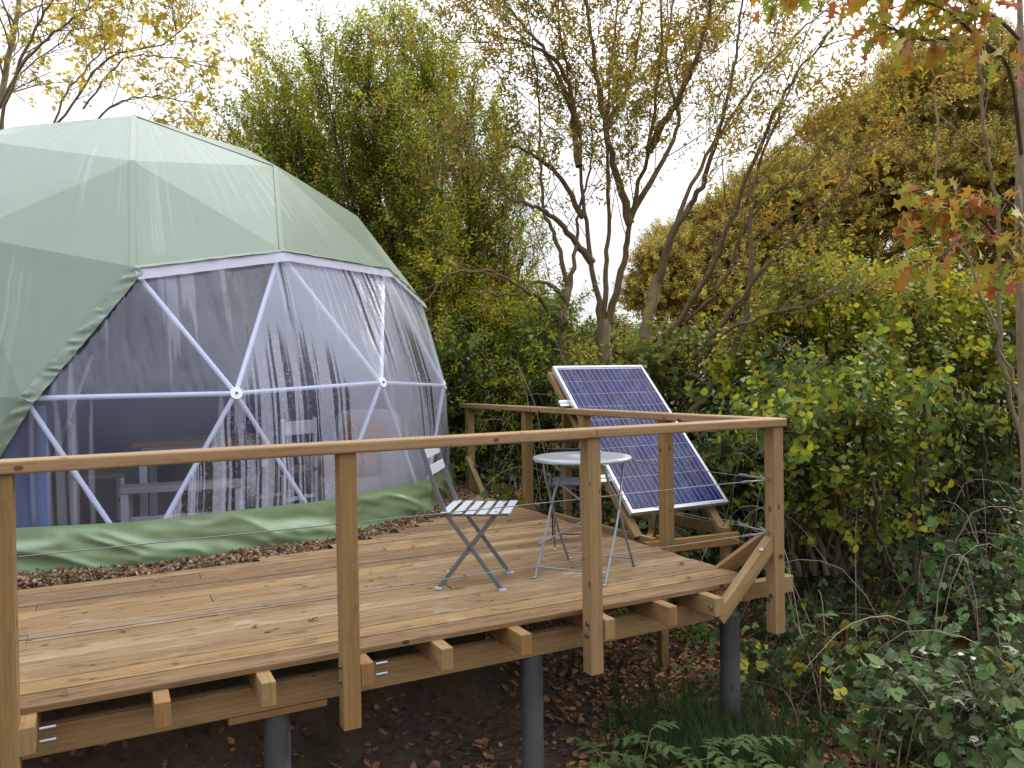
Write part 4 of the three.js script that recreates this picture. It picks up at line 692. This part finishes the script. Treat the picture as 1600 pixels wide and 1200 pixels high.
shrub('hazel_shrub', 'lower darker broad leaved shrub right of the corner post', 73, { n: 34, u: [1200, 1480], base: [1250, 1430, 900], top: (a) => 610 + 40 * Math.sin(a * 7), d: 6.6, dd: 0.6, sprays: [...sprayHazel, ...sprayDark], tints: [[0.75, 0.85, 0.9], [0.65, 0.75, 0.8], [0.95, 1, 0.8]], k1: 3.2, drop: 150 });
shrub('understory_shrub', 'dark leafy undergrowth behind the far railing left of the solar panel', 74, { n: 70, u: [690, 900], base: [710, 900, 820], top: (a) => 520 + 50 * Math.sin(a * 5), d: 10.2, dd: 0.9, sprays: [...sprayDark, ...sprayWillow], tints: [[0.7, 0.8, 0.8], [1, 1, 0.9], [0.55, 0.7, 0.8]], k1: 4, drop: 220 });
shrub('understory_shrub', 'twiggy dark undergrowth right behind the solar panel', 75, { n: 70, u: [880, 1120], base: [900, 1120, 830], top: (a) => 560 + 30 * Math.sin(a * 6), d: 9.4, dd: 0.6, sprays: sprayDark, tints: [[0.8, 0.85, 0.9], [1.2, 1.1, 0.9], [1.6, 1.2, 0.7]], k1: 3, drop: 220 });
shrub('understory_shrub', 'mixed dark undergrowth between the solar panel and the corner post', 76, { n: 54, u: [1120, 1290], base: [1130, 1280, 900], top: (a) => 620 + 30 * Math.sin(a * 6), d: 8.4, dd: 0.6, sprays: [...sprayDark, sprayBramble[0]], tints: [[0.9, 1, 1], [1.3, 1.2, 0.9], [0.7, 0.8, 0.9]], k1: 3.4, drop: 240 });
shrub('holly_shrub', 'yellowish bushy shrub between the goat willow and the slim forked tree', 77, { n: 60, u: [640, 860], base: [660, 860, 720], top: (a) => lerp(400, 500, a), d: 11.0, dd: 0.8, sprays: [...sprayWillow], tints: [[0.9, 0.95, 0.9], [1.2, 1.1, 0.9], [0.7, 0.85, 0.9], [1.4, 1.15, 0.8]], k1: 5, drop: 260 });

// ---- brambles and ground cover at the right and in front
const BT = [1.02, 1.05, 0.7];
function bramble(label, seed, o) {
  rnd = rngOf(seed); const root = thing('bramble_bush', label, 'bramble', null), m = new MB(), mats = [[], [], [], []], cols = [[], [], [], []];
  const c = o.c.clone(); c.y = ground(c.x, c.z);
  for (let k = 0; k < o.n; k++) {
    const a = rr(0, 6.28), q = Math.sqrt(rnd()), f = V(c.x + o.r * q * Math.cos(a), 0, c.z + o.r * q * Math.sin(a)); f.y = ground(f.x, f.z) - 0.03;
    const th = rr(0, 6.28), R = rr(0.3, 0.9) * o.reach, h = o.h * rr(0.5, 1.1) * lerp(1, 0.6, q), e = f.clone().add(V(R * Math.cos(th), h * rr(0.2, 0.8), R * Math.sin(th))), t1 = f.clone().lerp(e, 0.3).setY(f.y + h * 0.9), t2 = f.clone().lerp(e, 0.65).setY(f.y + h * 1.05);
    const pts = new THREE.CatmullRomCurve3([f, t1, t2, e]).getPoints(12); m.tube(pts, pts.map((_, i) => lerp(0.005, 0.0018, i / 12)), 5);
    const L = Math.round(o.leaf * rr(0.7, 1.3)); for (let s = 0; s < L; s++) { const i = Math.floor(lerp(2, 12.9, rnd())), p = pts[Math.min(12, i)], d = pts[Math.min(12, i + 1)].clone().sub(pts[Math.max(0, i - 1)]).normalize().add(V(rr(-1, 1), rr(-0.2, 0.9), rr(-1, 1)).multiplyScalar(0.9)).normalize(); const y = rnd() < 0.08, j = y ? 3 : Math.floor(rnd() * 3), g = rr(0.6, 1.6); mats[j].push(placeM(p, d, rr(0.55, 1.25) * (o.s ?? 1))); cols[j].push(new THREE.Color(g * BT[0] * (o.tint?.[0] ?? 1), g * BT[1] * (o.tint?.[1] ?? 1), g * BT[2] * (o.tint?.[2] ?? 1))); }
  }
  part('canes', m.geo(), std({ color: 0x7c5a48, roughness: 0.7 }), root).userData.kind = 'stuff';
  const lv = new THREE.Group(); lv.name = 'leaves'; root.add(lv); [...sprayBramble, sprayBrambleY].forEach((g, k) => { if (mats[k].length) copies('foliage', g, glossyLeaf, mats[k], cols[k], lv); });
  return root;
}
const G = (u, v, y = -0.95) => { const d = at(u, v, 1).sub(camera.position), t = (y - camera.position.y) / d.y; return camera.position.clone().addScaledVector(d, t); };
bramble('bramble thicket at the lower right corner nearest to the viewer', 81, { c: G(1560, 1230), r: 0.7, n: 46, reach: 0.8, h: 0.75, leaf: 6, s: 0.95 });
bramble('bramble thicket right of the last steel pile', 82, { c: G(1430, 1130), r: 0.8, n: 34, reach: 0.8, h: 0.45, leaf: 5, s: 0.85 });
bramble('tall grey green bramble mound at the right edge half way up', 83, { c: V(5.3, 0, 0.1), r: 0.9, n: 56, reach: 1, h: 1.25, leaf: 7, s: 0.9, tint: [1.1, 1.15, 1.2] });
bramble('bramble mound beyond the corner post among the dry stems', 84, { c: V(5.2, 0, -1.7), r: 1.0, n: 46, reach: 1, h: 0.75, leaf: 6, s: 0.85 });
bramble('low brambles beneath the end of the deck right of the corner post', 85, { c: V(3.9, 0, -0.7), r: 0.8, n: 24, reach: 0.7, h: 0.35, leaf: 5, s: 0.8 });
bramble('bramble bank in the shade behind the corner post', 86, { c: V(5.0, 0, -3.6), r: 1.2, n: 60, reach: 1.1, h: 1.3, leaf: 8, tint: [0.9, 0.95, 1] });
bramble('dark bramble bank under the right hand hazel', 87, { c: V(7.2, 0, -1.6), r: 1.3, n: 64, reach: 1.2, h: 1.3, leaf: 9 });
bramble('bramble bank under the solar panel stand', 88, { c: V(4.0, 0, -3.4), r: 1.0, n: 46, reach: 0.9, h: 0.8, leaf: 7 });

// ---- red oak branches reaching in at the top right
{
  const pals = [[0.46, 0.19, 0.035], [0.50, 0.29, 0.04], [0.46, 0.40, 0.05], [0.30, 0.36, 0.05], [0.36, 0.11, 0.04], [0.42, 0.33, 0.05]];
  const leafGeo = pals.map((pal, s) => { const R = rngOf(31 + s), m = new MB(); m.c = []; addLeaf(m, V(0, 0, 0), V(0, 1, 0), V(0, 0, 1), 0.115, 0.095, 'oak', pal, 0.1 + 0.2 * R(), 0.1 + 0.3 * R()); return m.geo(); });
  const lm = leafMat({ transmission: 0.4 });
  rnd = rngOf(91); const root = thing('red_oak', 'young red oak with orange and red lobed leaves at the right edge', 'tree', null), m = new MB(), tr = new MB(); let count = 0; const far = leafGeo.map(() => []), cands = [];
  const limbs = [
    { r: [0.03, 0.014], trunk: 1, pts: [[1610, 860, 4.6], [1598, 600, 4.6], [1592, 350, 4.55], [1596, 150, 4.5], [1592, -60, 4.5]] },
    { r: [0.012, 0.005], n: 3, pts: [[1596, 240, 4.5], [1575, 105, 4.2], [1530, 60, 4.0], [1470, 12, 3.9], [1400, -10, 3.85]] },
    { r: [0.012, 0.004], n: 3, pts: [[1560, 85, 4.15], [1500, 60, 4.0], [1440, 62, 3.9], [1385, 40, 3.85]] },
    { r: [0.012, 0.004], n: 3, pts: [[1592, 60, 4.4], [1560, 30, 4.1], [1520, 5, 3.9], [1460, -30, 3.8]] },
    { r: [0.012, 0.004], n: 3, pts: [[1592, 420, 4.5], [1540, 350, 4.3], [1490, 322, 4.2], [1430, 330, 4.1]] },
    { r: [0.010, 0.004], n: 3, pts: [[1592, 330, 4.5], [1560, 310, 4.3], [1500, 325, 4.2], [1440, 300, 4.1]] },
    { r: [0.010, 0.004], n: 2, pts: [[1520, 335, 4.25], [1500, 370, 4.1], [1470, 400, 4.0], [1440, 410, 3.95]] },
    { r: [0.010, 0.004], n: 3, pts: [[1592, 290, 4.5], [1596, 340, 4.2], [1590, 390, 4.1], [1570, 430, 4.0]] },
    { r: [0.008, 0.004], n: 2, pts: [[1592, -20, 4.5], [1500, -40, 4.0], [1380, -25, 3.8], [1270, -22, 3.7], [1215, -10, 3.7]] }];
  for (const L of limbs) {
    const pts = new THREE.CatmullRomCurve3(L.pts.map(([u, v, d]) => at(u, v, d))).getPoints(16); (L.trunk ? tr : m).tube(pts, pts.map((_, k) => lerp(L.r[0], L.r[1], k / 16)), 7); if (L.trunk) continue;
    for (let k = 4; k <= 16; k++) for (let b = 0; b < L.n; b++) {
      const p = pts[k], d = pts[Math.min(16, k + 1)].clone().sub(pts[k - 1]).normalize().add(V(rr(-1, 1), rr(-1, 0.7), rr(-1, 1)).multiplyScalar(0.9)).normalize(), e = p.clone().addScaledVector(d, rr(0.04, 0.14)); m.tube([p, e], [0.003, 0.0015], 4);
      for (let q = 0; q < (rnd() < 0.4 ? 2 : 1); q++) { const kq = Math.floor(rnd() * leafGeo.length), qq = new THREE.Quaternion().setFromUnitVectors(qy, d.clone().add(V(rr(-1, 1), rr(-1.5, 0.2), rr(-1, 1))).normalize()).multiply(new THREE.Quaternion().setFromAxisAngle(qy, rr(0, 6.28))), s = rr(0.6, 1.15); if (count < 296) { const o = part('leaf', leafGeo[kq], lm, root); o.position.copy(e); o.quaternion.copy(qq); o.scale.setScalar(s); count++; } else far[kq].push(new THREE.Matrix4().compose(e, qq, V(s, s, s))); }
    }
  }
  part('trunk', tr.geo(), bark(0xd0c4b0), root); part('branches', m.geo(), bark(0x8c7c68), root).userData.kind = 'stuff'; far.forEach((x, k) => { if (x.length) copies('foliage', leafGeo[k], lm, x, null, root); });
}
// slim pole stems at the right
makeTree('ash_sapling', 'slim grey bare sapling with upswept twigs before the oak crown', 'tree', null, { seed: 95, bark: 0xb4a890, sprays: sprayThin, tints: one, lvl: 1, thin: () => 0.9, S: { kids: { 1: 2.2 }, len: [0.7], rad: [0.006], up: 0.5, wob: 0.15, ang: [0.6, 1.1], sprays: 1 }, limbs: [{ r: [0.022, 0.008], trunk: 1, t0: 0.3, pts: [[1610, 760, 6.2], [1565, 560, 6.2], [1560, 340, 6.2], [1540, 200, 6.2], [1525, 60, 6.2], [1520, -40, 6.2]] }] });
makeTree('ash_sapling', 'thin pale leaning sapling at the right under the orange leaves', 'tree', null, { seed: 96, bark: 0xc0b49c, sprays: sprayThin, tints: one, lvl: 1, thin: () => 0.9, S: { kids: { 1: 1.6 }, len: [0.6], rad: [0.005], up: 0.5, wob: 0.15, ang: [0.6, 1.1], sprays: 1 }, limbs: [{ r: [0.018, 0.006], trunk: 1, t0: 0.4, pts: [[1620, 680, 5.8], [1570, 560, 5.8], [1530, 450, 5.8], [1470, 300, 5.9], [1460, 150, 6.0], [1455, 80, 6.0]] }] });

// ---- litter, grass and low plants on the ground
{
  rnd = rngOf(101); const leaf = (s, pal) => { const m = new MB(); m.c = []; addLeaf(m, V(0, 0, -0.04), V(0, 0, 1), V(0, 1, 0), 0.085, 0.06, s, pal, 0.4, -0.3); return m.geo(); };
  const kinds = [leaf('oak', [0.34, 0.15, 0.065]), leaf('oval', [0.27, 0.14, 0.08]), leaf('maple', [0.42, 0.22, 0.09]), leaf('oval', [0.18, 0.10, 0.06])], mats = kinds.map(() => []), cols = kinds.map(() => []), e = new THREE.Euler(), q = new THREE.Quaternion();
  for (let k = 0; k < 80000; k++) { const x = rr(-2.5, 9), z = rr(-5, 2.6); const dn = fbm(x * 1.3 + 30, z * 1.3 + 30, 3), under = smooth(2.4, 1.2, x) * smooth(-1.6, -0.6, -Math.abs(z + 1.2)); if (Math.hypot(x - DC.x, z - DC.z) < 3.7 || (x < 2.62 && Math.hypot(x - DC.x, z - DC.z) < 4.6)) continue; if (rnd() > smooth(0.22, 0.5, dn) * (1 - 0.7 * under)) continue; const j = Math.floor(rnd() * 4), s = rr(0.3, 0.75), g = rr(0.5, 1.5); e.set(rr(-0.5, 0.5), rr(0, 6.28), rr(-0.5, 0.5)); mats[j].push(new THREE.Matrix4().compose(V(x, ground(x, z) + 0.008 + 0.02 * rnd(), z), q.setFromEuler(e).clone(), V(s, s, s))); cols[j].push(new THREE.Color(g, g, g)); }
  kinds.forEach((g, k) => copies('leaf_litter', g, leafMat({ roughness: 0.9, transmission: 0.1 }), mats[k], cols[k], scene));
  // leaves that lie on the boards
  const dm = [[], []], dc = [[], []]; for (let k = 0; k < 34; k++) { const x = rr(-1.2, 2.5), z = rr(-3.6, -0.2); if (Math.hypot(x - DC.x, z - DC.z) < 3.65) continue; e.set(rr(-0.3, 0.3), rr(0, 6.28), rr(-0.3, 0.3)); const s = rr(0.3, 0.7); dm[k % 2].push(new THREE.Matrix4().compose(V(x, 0.006, z), q.setFromEuler(e).clone(), V(s, s, s))); const g = rr(0.4, 1); dc[k % 2].push(new THREE.Color(g, g, g)); }
  [0, 1].forEach((k) => copies('fallen_leaves', kinds[k], leafMat({ roughness: 0.9, transmission: 0.1 }), dm[k], dc[k], scene));
  // low green plants
  const wm = sprayDark.map(() => []), wc = sprayDark.map(() => []); for (let k = 0; k < 9000; k++) { const x = rr(1.2, 9), z = rr(-3.5, 2.8), d = fbm(x * 0.9 + 70, z * 0.9 + 12, 3); if (d < (x < 3 ? 0.54 : 0.5) || (x < 3.0 && z < -0.75) || (x < 2.2 && z < 0.1)) continue; const j = k % wm.length, g = rr(0.7, 1.7); wm[j].push(placeM(V(x, ground(x, z) - 0.02, z), V(rr(-0.8, 0.8), 1, rr(-0.8, 0.8)), rr(0.25, 0.65))); wc[j].push(new THREE.Color(g * 1.1, g * 1.25, g)); }
  wm.forEach((x, k) => copies('ground_cover', sprayDark[k], leafM, x, wc[k], scene));
  // grass tussock round the right hand pile
  const bl = new MB(); bl.c = []; for (let k = 0; k < 14; k++) { const a = rr(0, 6.28), R = rr(0, 0.05), b = V(R * Math.cos(a), 0, R * Math.sin(a)), o = V(Math.cos(a), 0, Math.sin(a)).multiplyScalar(rr(0.03, 0.16)), h = rr(0.16, 0.34), w = 0.0035, sd = V(-Math.sin(a), 0, Math.cos(a)); let prev = null; for (let s = 0; s <= 4; s++) { const t = s / 4, p = b.clone().addScaledVector(o, t * t).add(V(0, h * (t - 0.25 * t * t), 0)), ww = w * (1 - t * 0.9); const i = bl.v(p.x + sd.x * ww, p.y, p.z + sd.z * ww, 0, 1, 0), j = bl.v(p.x - sd.x * ww, p.y, p.z - sd.z * ww, 0, 1, 0); const g = rr(0.8, 1.2); bl.c.push(0.06 * g, 0.10 * g, 0.025, 0.06 * g, 0.10 * g, 0.025); if (prev) { bl.tri(prev[0], prev[1], i); bl.tri(prev[1], j, i); } prev = [i, j]; } }
  const gm = [], gc = []; for (let k = 0; k < 900; k++) { const near = k < 420, x = near ? 2.35 + rr(-0.7, 0.6) * Math.pow(rnd(), 0.6) : rr(1.4, 6), z = near ? -0.25 + rr(-0.7, 0.7) * Math.pow(rnd(), 0.7) : rr(-2.6, 2.2); if (!near && fbm(x + 5, z + 50, 3) < 0.55) continue; const g = rr(0.6, 1.4); gm.push(placeM(V(x, ground(x, z) - 0.01, z), V(rr(-0.3, 0.3), 1, rr(-0.3, 0.3)), rr(0.6, 1.25))); gc.push(new THREE.Color(g, g, g)); }
  copies('grass', bl.geo(true), leafM, gm, gc, scene);
}
// young elder plants in the foreground
function elder(label, seed, foot, h) {
  rnd = rngOf(seed); const root = thing('elder_plant', label, 'plant', 'young elders in the foreground'), st = new MB(); foot.y = ground(foot.x, foot.z);
  const tip = foot.clone().add(V(rr(-0.1, 0.1), h, rr(-0.1, 0.1))); const lg = [0, 1, 2].map((k) => { const m = new MB(); m.c = []; addLeaf(m, V(0, 0, 0), V(0, 1, 0), V(0, 0, 1), 0.07, 0.035, 'oval', [[0.075, 0.14, 0.03], [0.10, 0.17, 0.035], [0.06, 0.115, 0.03]][k], 0.2, 0.25); return m.geo(); });
  st.tube([foot, foot.clone().lerp(tip, 0.5).add(V(0.02, 0, 0.01)), tip], [0.006, 0.005, 0.003], 6);
  for (let k = 0; k < 7; k++) {
    const p = foot.clone().lerp(tip, 0.35 + 0.65 * k / 6), a = k * 2.4 + seed, o = V(Math.cos(a), rr(0.1, 0.5), Math.sin(a)).normalize(), L = rr(0.18, 0.28), cv = [0, 1, 2, 3, 4].map((s) => p.clone().addScaledVector(o, L * s / 4).add(V(0, -0.07 * (s / 4) * (s / 4), 0))); st.tube(cv, cv.map((_, s) => 0.0022 - s * 0.0003), 4);
    const side = o.clone().cross(V(0, 1, 0)).normalize();
    for (let s = 1; s <= 4; s++) for (const sg of s === 4 ? [0] : [-1, 1]) { const d = o.clone().multiplyScalar(sg ? 0.45 : 1).addScaledVector(side, sg).add(V(0, -0.15, 0)).normalize(), z = V(0, 1, 0).addScaledVector(d, -d.y).normalize(), x = d.clone().cross(z); const m = part('leaf', lg[Math.floor(rnd() * 3)], leafM, root); m.quaternion.setFromRotationMatrix(new THREE.Matrix4().makeBasis(x, d, z)); m.position.copy(cv[s]); m.scale.setScalar(rr(0.75, 1.15)); }
  }
  part('stem', st.geo(), std({ color: 0x6f7a44, roughness: 0.7 }), root);
}
elder('leafy young elder in the foreground left of the grass tussock', 111, G(985, 1230, -1), 0.32);
elder('low young elder at the bottom edge between the two right hand piles', 112, G(930, 1240, -1), 0.24);
elder('young elder in the foreground below the grass tussock', 113, G(1090, 1240, -1), 0.28);
elder('young elder in the foreground right of the last pile', 114, G(1180, 1225, -1), 0.3);
// dry dead stems standing in the undergrowth
{
  rnd = rngOf(121); const root = thing('dead_stems', 'tangle of dry pale bramble stems and fallen branches at the right', 'dead stems', null), m = new MB();
  for (let k = 0; k < 760; k++) { const x = rr(3.3, 8.5), z = k % 3 ? rr(-6.5, -1.5) : rr(-5, 1.6); if (x < 3.9 && z > -2.8 && z < -0.9) continue; const f = V(x, ground(x, z), z), th = rr(0, 6.28), L = rr(0.4, 1.7), h = rr(0.1, 1.3) * (z < -2 ? 1.5 : 1), e = f.clone().add(V(L * Math.cos(th), h * rr(0, 0.8), L * Math.sin(th))), pts = new THREE.CatmullRomCurve3([f, f.clone().lerp(e, 0.35).setY(f.y + h), f.clone().lerp(e, 0.7).setY(f.y + h * 1.02), e]).getPoints(9); m.tube(pts, pts.map((_, i) => lerp(0.0045, 0.0016, i / 9)), 4); }
  part('stems', m.geo(), std({ color: 0x9a8a72, roughness: 0.85 }), root).userData.kind = 'stuff';
}
renderer.render(scene, camera);
